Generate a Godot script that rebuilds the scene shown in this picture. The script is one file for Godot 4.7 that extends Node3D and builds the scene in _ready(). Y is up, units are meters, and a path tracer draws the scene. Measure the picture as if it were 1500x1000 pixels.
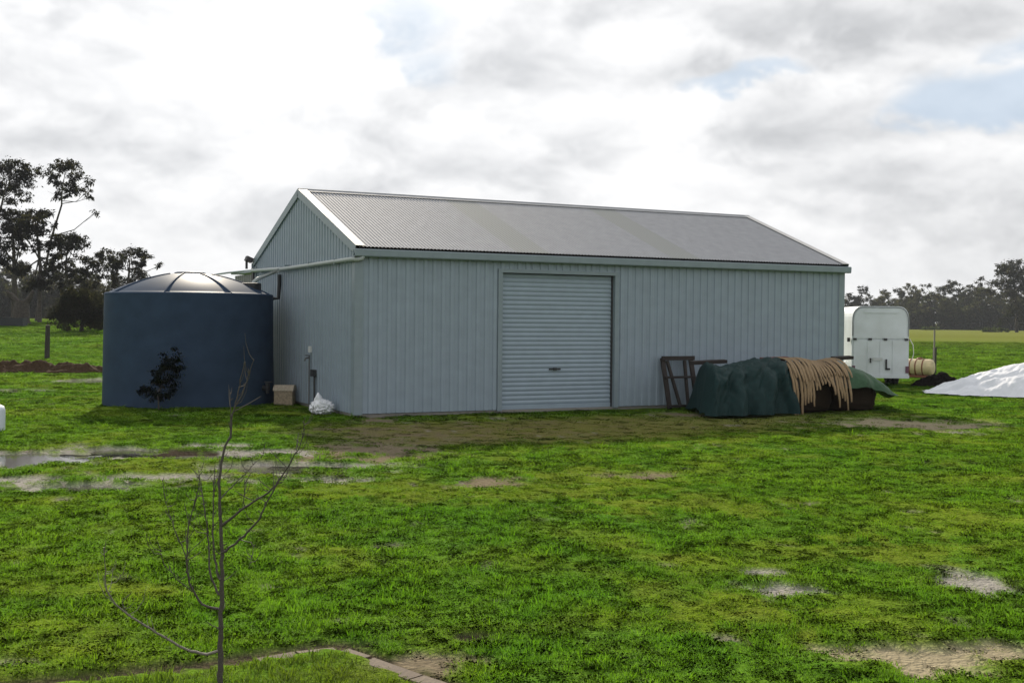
extends Node3D
# A grey-blue metal farm shed with a poly water tank, on wet lawn in front of paddocks and gum trees.

var rng := RandomNumberGenerator.new()
var used_names := {}
var noise_low := FastNoiseLite.new()
var noise_mid := FastNoiseLite.new()
var noise_fine := FastNoiseLite.new()
var noise_warp := FastNoiseLite.new()
var sky_shape := FastNoiseLite.new()
var sky_wisp := FastNoiseLite.new()
var sky_big := FastNoiseLite.new()

const SUN_AZIMUTH := 0.227      # shadows fall towards the camera and a little to the right
const SUN_HEIGHT := 0.482       # 27.6 degrees
const SHED_AT := Vector3(-3.002, 0.0, -22.742)
const SHED_TURN := 0.4726
const SHED_LONG := 12.209
const SHED_DEEP := 7.282
const EAVE := 3.287             # roof plane above the front wall
const SLOPE := 0.3761

# ------------------------------------------------------------------ mesh helpers
class MB:
	var v := PackedVector3Array()
	var n := PackedVector3Array()
	var c := PackedColorArray()
	var uv := PackedVector2Array()
	var i := PackedInt32Array()
	var tint := Color(1, 1, 1)
	var with_uv := false

	func vert(p: Vector3, nor: Vector3, t := Vector2.ZERO) -> int:
		v.append(p); n.append(nor); c.append(tint); uv.append(t)
		return v.size() - 1

	func tri(a: Vector3, b: Vector3, d: Vector3) -> void:   # counter-clockwise seen from outside
		var nor := (b - a).cross(d - a).normalized()
		var s := v.size()
		vert(a, nor); vert(b, nor); vert(d, nor)
		i.append(s); i.append(s + 2); i.append(s + 1)

	func quad(a: Vector3, b: Vector3, d: Vector3, e: Vector3) -> void:
		var nor := (d - a).cross(e - b).normalized()
		var s := v.size()
		vert(a, nor, Vector2(0, 0)); vert(b, nor, Vector2(1, 0)); vert(d, nor, Vector2(1, 1)); vert(e, nor, Vector2(0, 1))
		i.append_array([s, s + 2, s + 1, s, s + 3, s + 2])

	func box(at: Vector3, size: Vector3, b := Basis()) -> void:
		var x := b.x * size.x * 0.5
		var y := b.y * size.y * 0.5
		var z := b.z * size.z * 0.5
		for s in [[x, y, z], [-x, y, -z], [z, y, -x], [-z, y, x], [x, -z, y], [x, z, -y]]:
			var ax: Vector3 = s[0]
			var ay: Vector3 = s[1]
			var az: Vector3 = s[2]
			quad(at - ax - ay + az, at + ax - ay + az, at + ax + ay + az, at - ax + ay + az)

	func bar(a: Vector3, b: Vector3, w: float, h: float, up := Vector3.UP) -> void:
		var z := (b - a).normalized()
		var x := up.cross(z).normalized()
		var y := z.cross(x)
		box((a + b) * 0.5, Vector3(w, h, a.distance_to(b)), Basis(x, y, z))

	func extrude(poly: PackedVector2Array, o: Vector3, ax: Vector3, ay: Vector3, az: Vector3, length: float, caps := true) -> void:
		var k := poly.size()
		for j in k:
			var p := poly[j]
			var q := poly[(j + 1) % k]
			var a := o + ax * p.x + ay * p.y
			var b := o + ax * q.x + ay * q.y
			quad(a, b, b + az * length, a + az * length)
		if caps:
			var t := Geometry2D.triangulate_polygon(poly)
			for j in range(0, t.size(), 3):
				var pa := o + ax * poly[t[j]].x + ay * poly[t[j]].y
				var pb := o + ax * poly[t[j + 1]].x + ay * poly[t[j + 1]].y
				var pc := o + ax * poly[t[j + 2]].x + ay * poly[t[j + 2]].y
				if (pb - pa).cross(pc - pa).dot(az) < 0.0:
					var w := pb; pb = pc; pc = w
				tri(pa + az * length, pb + az * length, pc + az * length)
				tri(pa, pc, pb)

	func tube(pts: Array, radii: Array, sides := 8, caps := true) -> void:
		var m := pts.size()
		var side := Vector3.ZERO
		var first := v.size()
		for k in m:
			var dir: Vector3 = (pts[mini(k + 1, m - 1)] - pts[maxi(k - 1, 0)]).normalized()
			if k == 0:
				side = dir.cross(Vector3.UP if absf(dir.y) < 0.9 else Vector3.RIGHT).normalized()
			else:
				side = (side - dir * side.dot(dir)).normalized()
			var other := dir.cross(side)
			for s in sides:
				var a := TAU * s / sides
				var nor := side * cos(a) + other * sin(a)
				vert(pts[k] + nor * float(radii[k]), nor, Vector2(float(s) / sides, float(k)))
		for k in m - 1:
			for s in sides:
				var a := first + k * sides + s
				var b := first + k * sides + (s + 1) % sides
				i.append_array([a, a + sides, b, b, a + sides, b + sides])
		if caps:
			for e in 2:
				var k: int = 0 if e == 0 else m - 1
				var o := first + k * sides
				var dir: Vector3 = (pts[1] - pts[0]) if e == 0 else (pts[m - 1] - pts[m - 2])
				dir = dir.normalized() * (-1.0 if e == 0 else 1.0)
				var mid := vert(pts[k], dir)
				var ring := v.size()
				for s in sides:
					vert(v[o + s], dir)
				for s in sides:
					if e == 0: i.append_array([mid, ring + s, ring + (s + 1) % sides])
					else: i.append_array([mid, ring + (s + 1) % sides, ring + s])

	func lathe(prof: PackedVector2Array, segs: int, at := Vector3.ZERO, b := Basis()) -> void:   # (radius, height), upwards outside
		var first := v.size()
		var m := prof.size()
		for k in m:
			var d := (prof[mini(k + 1, m - 1)] - prof[maxi(k - 1, 0)]).normalized()
			for s in segs + 1:
				var a := TAU * s / segs
				var out := Vector3(cos(a), 0, sin(a))
				vert(at + b * (out * prof[k].x + Vector3(0, prof[k].y, 0)), b * (out * d.y - Vector3(0, d.x, 0)), Vector2(float(s) / segs, prof[k].y))
		for k in m - 1:
			for s in segs:
				var a := first + k * (segs + 1) + s
				i.append_array([a, a + 1, a + segs + 1, a + 1, a + segs + 2, a + segs + 1])

	func sheet(nu: int, nv: int, f: Callable, both := 0.0) -> void:      # smooth surface f(a, b); normal = dP/da x dP/db
		var grid := PackedVector3Array()
		for a in nu + 1:
			for b in nv + 1:
				grid.append(f.call(float(a) / nu, float(b) / nv))
		for layer in (2 if both > 0.0 else 1):
			var first := v.size()
			for a in nu + 1:
				for b in nv + 1:
					var da := grid[mini(a + 1, nu) * (nv + 1) + b] - grid[maxi(a - 1, 0) * (nv + 1) + b]
					var db := grid[a * (nv + 1) + mini(b + 1, nv)] - grid[a * (nv + 1) + maxi(b - 1, 0)]
					var nor := da.cross(db).normalized()
					if not nor.is_finite() or nor.length() < 0.5: nor = Vector3.UP
					if layer == 1: vert(grid[a * (nv + 1) + b] - nor * both, -nor, Vector2(float(a) / nu, float(b) / nv))
					else: vert(grid[a * (nv + 1) + b], nor, Vector2(float(a) / nu, float(b) / nv))
			for a in nu:
				for b in nv:
					var q := first + a * (nv + 1) + b
					if layer == 1: i.append_array([q, q + nv + 1, q + 1, q + 1, q + nv + 1, q + nv + 2])
					else: i.append_array([q, q + 1, q + nv + 1, q + 1, q + nv + 2, q + nv + 1])

	func done() -> ArrayMesh:
		var m := ArrayMesh.new()
		var arrays := []
		arrays.resize(Mesh.ARRAY_MAX)
		arrays[Mesh.ARRAY_VERTEX] = v
		arrays[Mesh.ARRAY_NORMAL] = n
		arrays[Mesh.ARRAY_COLOR] = c
		if with_uv: arrays[Mesh.ARRAY_TEX_UV] = uv
		arrays[Mesh.ARRAY_INDEX] = i
		m.add_surface_from_arrays(Mesh.PRIMITIVE_TRIANGLES, arrays)
		return m

func numbered(called: String) -> String:
	var k: int = used_names.get(called, 0)
	used_names[called] = k + 1
	return called if k == 0 else "%s_%03d" % [called, k]

func obj(called: String, m: Mesh, material: Material, parent: Node = self, at := Vector3.ZERO, turn := Vector3.ZERO) -> MeshInstance3D:
	var o := MeshInstance3D.new()
	o.name = numbered(called) if parent == self else called
	o.mesh = m
	o.material_override = material
	o.position = at
	o.rotation = turn
	parent.add_child(o, true)
	return o

func tag(o: Node, label: String, category: String, group := "") -> void:
	o.set_meta("label", label)
	o.set_meta("category", category)
	if group: o.set_meta("group", group)

func thing(called: String, label: String, category: String, at := Vector3.ZERO, turn := 0.0, group := "") -> Node3D:
	var o := Node3D.new()
	o.name = numbered(called)
	o.position = at
	o.rotation.y = turn
	add_child(o)
	tag(o, label, category, group)
	return o

func mat(lin: Color, rough := 0.8, opts := {}) -> StandardMaterial3D:
	var m := StandardMaterial3D.new()
	m.albedo_color = lin.linear_to_srgb()
	m.roughness = rough
	for k in opts: m.set(k, opts[k])
	return m

func noise_texture(scale: float, low: Color, high: Color, octaves := 5, seed_ := 1, px := 512) -> NoiseTexture2D:
	var t := NoiseTexture2D.new()
	var f := FastNoiseLite.new()
	f.seed = seed_
	f.frequency = scale
	f.fractal_octaves = octaves
	t.noise = f
	t.width = px
	t.height = px
	t.seamless = true
	var g := Gradient.new()
	g.set_color(0, low)
	g.set_color(1, high)
	t.color_ramp = g
	return t

func grimy(m: StandardMaterial3D, tex: Texture2D, size: float) -> StandardMaterial3D:
	m.albedo_texture = tex
	m.uv1_triplanar = true
	m.uv1_world_triplanar = true
	m.uv1_scale = Vector3.ONE / size
	return m

func shed_point(u: float, y: float, out: float) -> Vector3:      # along the front wall, up, out from it
	return SHED_AT + Vector3(cos(SHED_TURN), 0, -sin(SHED_TURN)) * u + Vector3(sin(SHED_TURN), 0, cos(SHED_TURN)) * out + Vector3(0, y, 0)

func shed_local(p: Vector3) -> Vector3:
	var q := p - SHED_AT
	return Vector3(q.x * cos(SHED_TURN) - q.z * sin(SHED_TURN), q.y, q.x * sin(SHED_TURN) + q.z * cos(SHED_TURN))

# ------------------------------------------------------------------ sky
var sky_marks := [   # azimuth, elevation, half width, half height, kind (-1 open blue, 1 grey underside, 2 bright top), strength
	[21.8, 9.8, 4.4, 1.5, -1.0, 1.0], [12.0, 11.5, 3.6, 0.7, -1.0, 0.75], [-5.5, 14.0, 3.6, 1.6, -1.0, 0.5], [-3.0, 12.4, 3.0, 1.0, -1.0, 0.42], [24.0, 12.4, 3.0, 0.8, -1.0, 0.4],
	[15.5, 13.8, 6.0, 1.1, 1.0, 0.8], [-23.5, 15.8, 6.0, 1.3, 1.0, 0.9], [-17.5, 8.6, 6.5, 1.8, 1.0, 0.45],
	[0.8, 12.6, 2.2, 0.8, 1.0, 0.5], [4.6, 9.0, 2.0, 0.8, 1.0, 0.5], [-6.0, 7.6, 2.2, 0.8, 1.0, 0.35], [15.0, 5.8, 7.0, 0.9, 1.0, 0.6], [-2.5, 10.6, 1.8, 0.6, 1.0, 0.3],
	[13.8, 8.7, 3.0, 1.1, 1.0, 0.5], [1.5, 6.9, 2.2, 0.6, 1.0, 0.4], [20.0, 4.1, 6.0, 0.6, 1.0, 0.35], [-11.0, 5.0, 3.0, 0.7, 1.0, 0.25],
	[-12.0, 13.5, 3.0, 3.4, 2.0, 0.7], [8.0, 8.2, 3.0, 2.4, 2.0, 0.7], [5.5, 13.6, 4.0, 1.4, 2.0, 0.6], [-2.0, 9.6, 2.0, 1.0, 2.0, 0.5], [15.4, 10.5, 2.4, 0.7, 2.0, 0.7], [21.5, 7.0, 2.4, 0.8, 2.0, 0.5], [-21.0, 12.6, 3.4, 0.8, 2.0, 0.5],
]

func sky_color(az: float, el: float) -> Color:      # degrees right of the view, degrees up
	var a := deg_to_rad(az)
	var e := deg_to_rad(maxf(el, 0.0))
	var dir := Vector3(sin(a) * cos(e), sin(e), -cos(a) * cos(e))
	var p := Vector3(dir.x, dir.y * (2.3 - 1.1 * dir.y), dir.z) * 100.0
	var shape := sky_shape.get_noise_3dv(p)
	var puff := sky_wisp.get_noise_3dv(p + Vector3(shape * 6.0, -2.2, 0.0))
	var big := sky_big.get_noise_3dv(p * Vector3(1, 0.8, 1))
	var lit := sky_wisp.get_noise_3dv(p + Vector3(shape * 6.0 - 1.2, 1.6, 0.0)) - puff      # sides turned to the sun
	var open := -0.45 - big * 1.3 + puff * 0.4
	var shade := 0.27 + big * 0.5 + shape * 0.62
	if absf(az) < 60.0:
		var rx := shape * 3.4 + puff * 1.3
		var ry := puff * 1.5 + shape * 1.2
		for m in sky_marks:
			var dx: float = (az - m[0] + rx) / m[2]
			var dy: float = (el - m[1] + ry) / m[3]
			var q := dx * dx + dy * dy
			if q < 5.0:
				var w: float = exp(-q * 0.9) * m[5]
				if m[4] < 0.0: open = maxf(open, w * 1.55 - 0.12 + puff * 0.55 * minf(1.0, w * 2.5))
				elif m[4] > 1.5:
					shade -= w * 0.6
					open -= w * 0.9
				else:
					shade += w * 0.62
					open -= w * 0.5
	shade = clampf(shade * 0.9 - lit * 0.62 - puff * 0.24, 0.0, 1.0)
	shade = lerpf(shade, shade * shade * (3.0 - 2.0 * shade), 0.4)
	var sun := Vector3(-sin(SUN_AZIMUTH) * cos(SUN_HEIGHT), sin(SUN_HEIGHT), -cos(SUN_AZIMUTH) * cos(SUN_HEIGHT))
	var ang := rad_to_deg(acos(clampf(dir.dot(sun), -1.0, 1.0)))
	var glow := exp(-pow(ang / 26.0, 2.0))
	var cloud := Color(1.0, 1.0, 1.005).lerp(Color(0.975, 0.995, 1.03), shade) * lerpf(lerpf(0.71, 0.86, glow), lerpf(0.38, 0.57, glow), shade)
	cloud = cloud.lerp(Color(0.62, 0.623, 0.628), smoothstep(7.0, 0.0, el) * 0.45)
	var blue := Color(0.36, 0.46, 0.58).lerp(Color(0.18, 0.29, 0.48), smoothstep(10.0, 70.0, el))
	blue = blue.lerp(Color(0.62, 0.67, 0.73), glow * 0.5)
	var c := cloud.lerp(blue, smoothstep(0.10, 0.85, open) * 0.68)
	c.a = 1.0
	return c

func make_sky() -> PanoramaSkyMaterial:
	sky_shape.seed = 11; sky_shape.frequency = 0.034; sky_shape.fractal_octaves = 5; sky_shape.fractal_gain = 0.5
	sky_wisp.seed = 5; sky_wisp.frequency = 0.085; sky_wisp.fractal_octaves = 7; sky_wisp.fractal_gain = 0.6
	sky_big.seed = 23; sky_big.frequency = 0.011; sky_big.fractal_octaves = 3
	var coarse := Image.create_empty(512, 256, false, Image.FORMAT_RGBF)
	coarse.fill(Color(0.10, 0.13, 0.06))
	for y in 130:
		for x in 512:
			var az := (x + 0.5) / 512.0 * 360.0
			coarse.set_pixel(x, y, sky_color(az if az < 180.0 else az - 360.0, 90.0 - (y + 0.5) / 256.0 * 180.0))
	coarse.resize(4096, 2048, Image.INTERPOLATE_BILINEAR)
	var per := 4096.0 / 360.0
	for s in 2:          # the part round the view in full detail, left and right of north
		var w := int(38.0 * per)
		var h0 := int((90.0 - 34.0) * per)
		var h1 := 1030
		for y in range(h0, h1):
			for k in w:
				var x := k if s == 0 else 4096 - w + k
				var az := (x + 0.5) / per
				if az > 180.0: az -= 360.0
				coarse.set_pixel(x, y, sky_color(az, 90.0 - (y + 0.5) / per))
	var m := PanoramaSkyMaterial.new()
	m.panorama = ImageTexture.create_from_image(coarse)
	return m

# ------------------------------------------------------------------ ground
const MUD := 0
const DARK := 1
const DIRT := 2
const SAND := 3
const MOSS := 4
var patch_colors := [Color(0.33, 0.315, 0.285), Color(0.060, 0.050, 0.038), Color(0.215, 0.18, 0.125), Color(0.33, 0.290, 0.195), Color(0.150, 0.125, 0.020)]
var patches := [   # kind, x, z, half width, half depth in metres
	[MUD, -6.22, -16.06, 1.02, 1.10], [MUD, -5.34, -16.39, 0.46, 0.8], [DARK, -4.75, -16.57, 0.74, 0.5], [MUD, -4.21, -17.50, 0.59, 0.36],
	[MUD, -4.68, -13.17, 0.75, 0.42], [MUD, -3.98, -13.90, 1.1, 0.36], [MUD, -3.09, -15.00, 0.9, 0.6], [MUD, -2.16, -14.03, 0.56, 0.30],
	[DIRT, -1.98, -17.13, 1.06, 1.40], [DIRT, -0.19, -14.02, 0.42, 0.60], [DIRT, 1.53, -14.61, 0.5, 0.28], [MUD, -2.3, -15.3, 1.0, 0.5], [MUD, -5.6, -13.5, 0.8, 0.4], [MUD, -3.3, -16.7, 1.1, 0.45], [MUD, 1.95, -8.40, 0.29, 0.36],
	[MUD, 1.99, -9.02, 0.21, 0.14], [MUD, 3.45, -8.78, 0.33, 0.40], [SAND, 2.37, -6.69, 0.51, 0.30], [SAND, 2.78, -6.86, 0.36, 0.34],
	[SAND, 7.59, -22.30, 1.7, 1.5], [MUD, 7.87, -20.71, 0.43, 0.45], [DIRT, -0.48, -6.60, 0.30, 0.21], [DARK, -0.80, -6.90, 0.14, 0.07],
	[DARK, -0.19, -7.11, 0.13, 0.07], [MUD, -12.4, -34.6, 1.1, 1.2], [MUD, -12.3, -29.65, 0.9, 0.6], [MOSS, 1.76, -20.40, 5.0, 2.6],
	[MOSS, 1.56, -7.73, 0.58, 0.60], [MOSS, -1.40, -13.08, 1.47, 1.0], [MOSS, 1.77, -12.26, 1.41, 0.8], [MOSS, -3.75, -14.64, 1.9, 1.4],
	[MOSS, 1.08, -14.35, 1.23, 1.1], [DIRT, 3.49, -24.22, 0.56, 0.5], [DIRT, -2.60, -22.2, 0.45, 0.7], [MOSS, 3.2, -9.9, 0.9, 0.7],
]
var pools := [     # x, z, half width, half depth of standing water
	[-12.44, -34.53, 0.62, 1.0], [-6.31, -15.94, 0.75, 0.55], [-5.45, -16.67, 0.45, 0.4], [-4.72, -13.22, 0.36, 0.28],
	[-3.15, -15.06, 0.55, 0.34], [-2.50, -15.3, 0.34, 0.22], [-4.22, -16.2, 0.7, 0.26], [-12.24, -29.60, 0.5, 0.45], [-3.6, -13.95, 0.24, 0.1], [-2.3, -14.1, 0.22, 0.1],
]
var edge_left := [Vector2(-2.62, -5.93), Vector2(-1.0, -6.84)]      # the brick edging of the garden bed
var edge_right := [Vector2(-1.0, -6.84), Vector2(0.3, -5.40)]
var bare := 0.0
var moss := 0.0
var wet := 0.0
var bare_color := Color()

func seg_dist(p: Vector2, s: Array) -> float:
	return p.distance_to(Geometry2D.get_closest_point_to_segment(p, s[0], s[1]))

func in_bed(x: float, z: float) -> bool:
	var l: Vector2 = edge_left[1] - edge_left[0]
	var r: Vector2 = edge_right[1] - edge_right[0]
	return l.cross(Vector2(x, z) - edge_left[0]) > 0.0 and r.cross(Vector2(x, z) - edge_right[0]) > 0.0

func survey(x: float, z: float) -> void:       # what covers the ground here
	bare = 0.0
	wet = 0.0
	moss = clampf(noise_low.get_noise_2d(x * 2.2 + 31.0, z * 2.2) * 0.9 + noise_mid.get_noise_2d(x * 0.9, z * 0.9) * 1.1 + 0.08, 0.0, 1.0)
	bare_color = patch_colors[0]
	if z < -42.0 or x < -30.0 or x > 30.0: 
		return
	var wob := noise_warp.get_noise_2d(x, z) * 0.85 + noise_fine.get_noise_2d(x, z) * 0.65
	for p in patches:
		var dx: float = absf(x - p[1]) / p[3]
		var dz: float = absf(z - p[2]) / p[4]
		if dx > 1.9 or dz > 1.9: continue
		var d: float = sqrt(dx * dx + dz * dz) + wob
		if p[0] == MOSS:
			moss = maxf(moss, smoothstep(1.25, 0.55, d))
			continue
		var w := smoothstep(1.18, 0.60, d)
		if w > bare:
			bare_color = bare_color.lerp(patch_colors[p[0]], 1.0 if bare < 0.05 else w)
			bare = w
	var s := shed_local(Vector3(x, 0, z))
	if s.z > 0.2 and s.z < 8.0 and s.x > -3.5 and s.x < 13.0:
		var w := smoothstep(0.7, 2.2, s.z + wob * 0.8 - 0.10 * maxf(0.0, s.x - 6.0)) * smoothstep(6.6, 4.6, s.z + wob * 1.2 + 0.14 * maxf(0.0, s.x - 2.0)) * smoothstep(-2.6, -0.6, s.x + wob) * smoothstep(12.0, 8.0, s.x)
		w *= 0.62 + 0.38 * clampf(0.5 - s.x * 0.12 + wob, 0.0, 1.0)
		if w > bare:
			bare = w
			bare_color = Color(0.170, 0.135, 0.062).lerp(Color(0.19, 0.155, 0.105), clampf(0.35 - s.x * 0.15 + wob * 0.8, 0.0, 1.0))
	for p in pools:
		var dx: float = absf(x - p[0]) / p[2]
		var dz: float = absf(z - p[1]) / p[3]
		if dx < 2.2 and dz < 2.2: wet = maxf(wet, smoothstep(1.6, 0.9, sqrt(dx * dx + dz * dz) + wob * 0.55))
	bare = maxf(bare, smoothstep(0.1, 0.5, wet))
	var speck := smoothstep(0.50, 0.66, noise_mid.get_noise_2d(x * 1.3 + 70.0, z * 1.3) + noise_fine.get_noise_2d(x + 9.0, z) * 0.3)
	if speck > bare:
		bare = speck
		bare_color = patch_colors[0].lerp(patch_colors[2], 0.6)
	if z > -8.5:
		var q := Vector2(x, z)
		var dl := minf(seg_dist(q, edge_left), seg_dist(q, edge_right))
		if not in_bed(x, z):
			var w := smoothstep(0.21, 0.10, dl + wob * 0.05)
			if w > bare:
				bare = w
				bare_color = Color(0.085, 0.068, 0.048)

func ground_color(x: float, z: float) -> Color:      # after survey()
	var tone := clampf(0.5 + noise_low.get_noise_2d(x * 0.8, z * 0.8) * 0.8 + noise_mid.get_noise_2d(x * 1.1 - 40.0, z * 1.1) * 0.7, 0.0, 1.0)
	var green := Color(0.094, 0.208, 0.024).lerp(Color(0.154, 0.262, 0.028), tone)
	var yellow := Color(0.180, 0.215, 0.020).lerp(Color(0.170, 0.140, 0.030), clampf(0.4 + noise_mid.get_noise_2d(x * 2.0, z * 2.0 + 50.0), 0.0, 1.0))
	var c := green.lerp(yellow, moss * 0.5)
	var far := smoothstep(45.0, 160.0, -z)
	if far > 0.0:
		var rightwards := smoothstep(-20.0, 20.0, x)
		var pasture := Color(0.072, 0.145, 0.016).lerp(Color(0.185, 0.210, 0.050), rightwards * smoothstep(60.0, 140.0, -z))
		pasture = pasture.lerp(Color(0.15, 0.16, 0.03), clampf(noise_low.get_noise_2d(x * 0.09, z * 0.09) + 0.1, 0.0, 0.5))
		c = c.lerp(pasture, far)
	return c.lerp(bare_color, bare)

func land(x: float, z: float) -> float:      # the broad lie of the land
	var h := 1.2 * smoothstep(48.0, 100.0, -z) * smoothstep(8.0, -18.0, x)
	var rough := smoothstep(44.0, 30.0, -z) * smoothstep(30.0, 22.0, absf(x))
	if rough > 0.0:
		h += rough * (noise_mid.get_noise_2d(x * 0.9, z * 0.9) * 0.030 + noise_low.get_noise_2d(x * 1.4, z * 1.4) * 0.03)
	return h

func ground_y(x: float, z: float) -> float:      # after survey()
	var h := land(x, z)
	if z > -42.0 and absf(x) < 30.0:
		var rough := smoothstep(44.0, 30.0, -z) * smoothstep(30.0, 22.0, absf(x))
		h += rough * noise_fine.get_noise_2d(x, z) * 0.018
		h = lerpf(h, minf(h, 0.0) * 0.3 - 0.035, bare * 0.8)
		if wet > 0.0: h = lerpf(h, -0.085, smoothstep(0.1, 0.9, wet))
		var s := shed_local(Vector3(x, 0, z))
		if s.x > -0.6 and s.x < SHED_LONG + 0.6 and s.z < 0.6 and s.z > -SHED_DEEP - 4.0: h = minf(h, -0.02)
	return h

func axis(lo: float, hi: float, near: Callable, outer: float) -> PackedFloat32Array:
	var a := PackedFloat32Array()
	var t := lo
	while t < hi:
		a.append(t)
		t += near.call(t)
	a.append(hi)
	var back := PackedFloat32Array()
	var step: float = near.call(lo)
	t = lo
	while t > -outer:
		step *= 1.22
		t -= step
		back.append(t)
	back.reverse()
	back.append_array(a)
	step = near.call(hi)
	t = hi
	while t < outer:
		step *= 1.22
		t += step
		back.append(t)
	return back

func make_ground() -> void:
	var xs := axis(-15.0, 18.0, func(_t): return 0.075, 2600.0)
	var zs := axis(4.0, 46.0, func(t): return 0.011 * maxf(t, 5.0), 2600.0)     # distance ahead
	var nx := xs.size()
	var nz := zs.size()
	var v := PackedVector3Array(); v.resize(nx * nz)
	var n := PackedVector3Array(); n.resize(nx * nz)
	var c := PackedColorArray(); c.resize(nx * nz)
	var uv := PackedVector2Array(); uv.resize(nx * nz)
	var k := 0
	for iz in nz:
		var z := -zs[iz]
		for ix in nx:
			var x := xs[ix]
			survey(x, z)
			v[k] = Vector3(x, ground_y(x, z), z)
			c[k] = ground_color(x, z)
			uv[k] = Vector2(x, z)
			k += 1
	var idx := PackedInt32Array()
	idx.resize((nx - 1) * (nz - 1) * 6)
	var q := 0
	for iz in nz:
		for ix in nx:
			k = iz * nx + ix
			var dx := v[iz * nx + mini(ix + 1, nx - 1)] - v[iz * nx + maxi(ix - 1, 0)]
			var dz := v[maxi(iz - 1, 0) * nx + ix] - v[mini(iz + 1, nz - 1) * nx + ix]
			n[k] = dz.cross(dx).normalized()
			if iz < nz - 1 and ix < nx - 1:
				idx[q] = k; idx[q + 1] = k + nx; idx[q + 2] = k + 1
				idx[q + 3] = k + 1; idx[q + 4] = k + nx; idx[q + 5] = k + nx + 1
				q += 6
	var arrays := []
	arrays.resize(Mesh.ARRAY_MAX)
	arrays[Mesh.ARRAY_VERTEX] = v
	arrays[Mesh.ARRAY_NORMAL] = n
	arrays[Mesh.ARRAY_COLOR] = c
	arrays[Mesh.ARRAY_TEX_UV] = uv
	arrays[Mesh.ARRAY_INDEX] = idx
	var m := ArrayMesh.new()
	m.add_surface_from_arrays(Mesh.PRIMITIVE_TRIANGLES, arrays)
	var g := mat(Color(1, 1, 1), 0.9, {"vertex_color_use_as_albedo": true, "specular_mode": BaseMaterial3D.SPECULAR_DISABLED})
	g.albedo_texture = noise_texture(0.03, Color(0.76, 0.76, 0.76), Color(1, 1, 1), 6, 4, 1024)
	g.uv1_scale = Vector3(0.42, 0.42, 0.42)
	g.heightmap_enabled = true
	g.heightmap_texture = noise_texture(0.05, Color(0, 0, 0), Color(1, 1, 1), 6, 9, 1024)
	g.heightmap_scale = 1.6
	var o := obj("ground", m, g)
	o.set_meta("kind", "structure")
	# standing water in the hollows
	var wm := mat(Color(0.065, 0.060, 0.05), 0.09, {"metallic_specular": 0.55})
	wm.normal_enabled = true
	wm.normal_texture = noise_texture(0.02, Color(0, 0, 0), Color(1, 1, 1), 3, 17, 256)
	(wm.normal_texture as NoiseTexture2D).as_normal_map = true
	(wm.normal_texture as NoiseTexture2D).bump_strength = 0.6
	wm.normal_scale = 0.12
	wm.uv1_triplanar = true
	wm.uv1_world_triplanar = true
	for p in pools:
		var mb := MB.new()
		var mid := mb.vert(Vector3.ZERO, Vector3.UP)
		for s in 28:
			var a := TAU * s / 28.0
			mb.vert(Vector3(cos(a) * p[2] * 1.9, 0, sin(a) * p[3] * 1.9), Vector3.UP)
		for s in 28: mb.i.append_array([mid, 1 + s, 1 + (s + 1) % 28])
		obj("puddle", mb.done(), wm, self, Vector3(p[0], -0.052, p[1])).set_meta("kind", "structure")

# ------------------------------------------------------------------ grass
func blade_clump(blades: int, spread: float, tall: float, wide: float, lean: float) -> ArrayMesh:
	var mb := MB.new()
	for b in blades:
		var a := rng.randf() * TAU
		var r := spread * sqrt(rng.randf())
		var base := Vector3(cos(a) * r, -0.006, sin(a) * r)
		var h := tall * rng.randf_range(0.55, 1.1)
		var dir := Vector3(cos(a + rng.randf_range(-1, 1)), 0, sin(a + rng.randf_range(-1, 1))) * h * lean * rng.randf_range(0.3, 1.3)
		var turn := rng.randf() * TAU
		var side := Vector3(cos(turn), 0, sin(turn)) * wide * rng.randf_range(0.7, 1.2)
		var mid := base + Vector3(0, h * 0.62, 0) + dir * 0.35
		var tip := base + Vector3(0, h, 0) + dir
		mb.tint = Color(1, 1, 1) * rng.randf_range(0.78, 1.15)
		var nor := side.cross(tip - base).normalized()
		if nor.y < 0.0: nor = -nor
		nor = (Vector3.UP * 0.9 + side.cross(Vector3.UP).normalized() * 0.35 + dir.normalized() * 0.3).normalized()
		var s := mb.vert(base - side * 0.5, nor)
		mb.vert(base + side * 0.5, nor); mb.vert(mid + side * 0.45, nor); mb.vert(mid - side * 0.45, nor); mb.vert(tip, nor)
		mb.i.append_array([s, s + 2, s + 1, s, s + 3, s + 2, s + 3, s + 4, s + 2])
	return mb.done()

func clover_clump(leaves: int, spread: float, tall: float, size: float) -> ArrayMesh:
	var mb := MB.new()
	for b in leaves:
		var a := rng.randf() * TAU
		var r := spread * sqrt(rng.randf())
		var p := Vector3(cos(a) * r, tall * rng.randf_range(0.25, 1.0), sin(a) * r)
		var nor := Vector3(rng.randfn(0, 0.35), 1, rng.randfn(0, 0.35)).normalized()
		var side := nor.cross(Vector3(cos(a * 3.1), 0.1, sin(a * 3.1))).normalized()
		var fore := nor.cross(side)
		var s0 := size * rng.randf_range(0.7, 1.25)
		mb.tint = Color(1, 1, 1) * rng.randf_range(0.8, 1.15)
		var s := mb.vert(p - side * s0, nor)
		mb.vert(p + fore * s0 * 0.7, nor); mb.vert(p + side * s0, nor); mb.vert(p - fore * s0 * 0.7, nor)
		mb.i.append_array([s, s + 2, s + 1, s, s + 3, s + 2])
	return mb.done()

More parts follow.
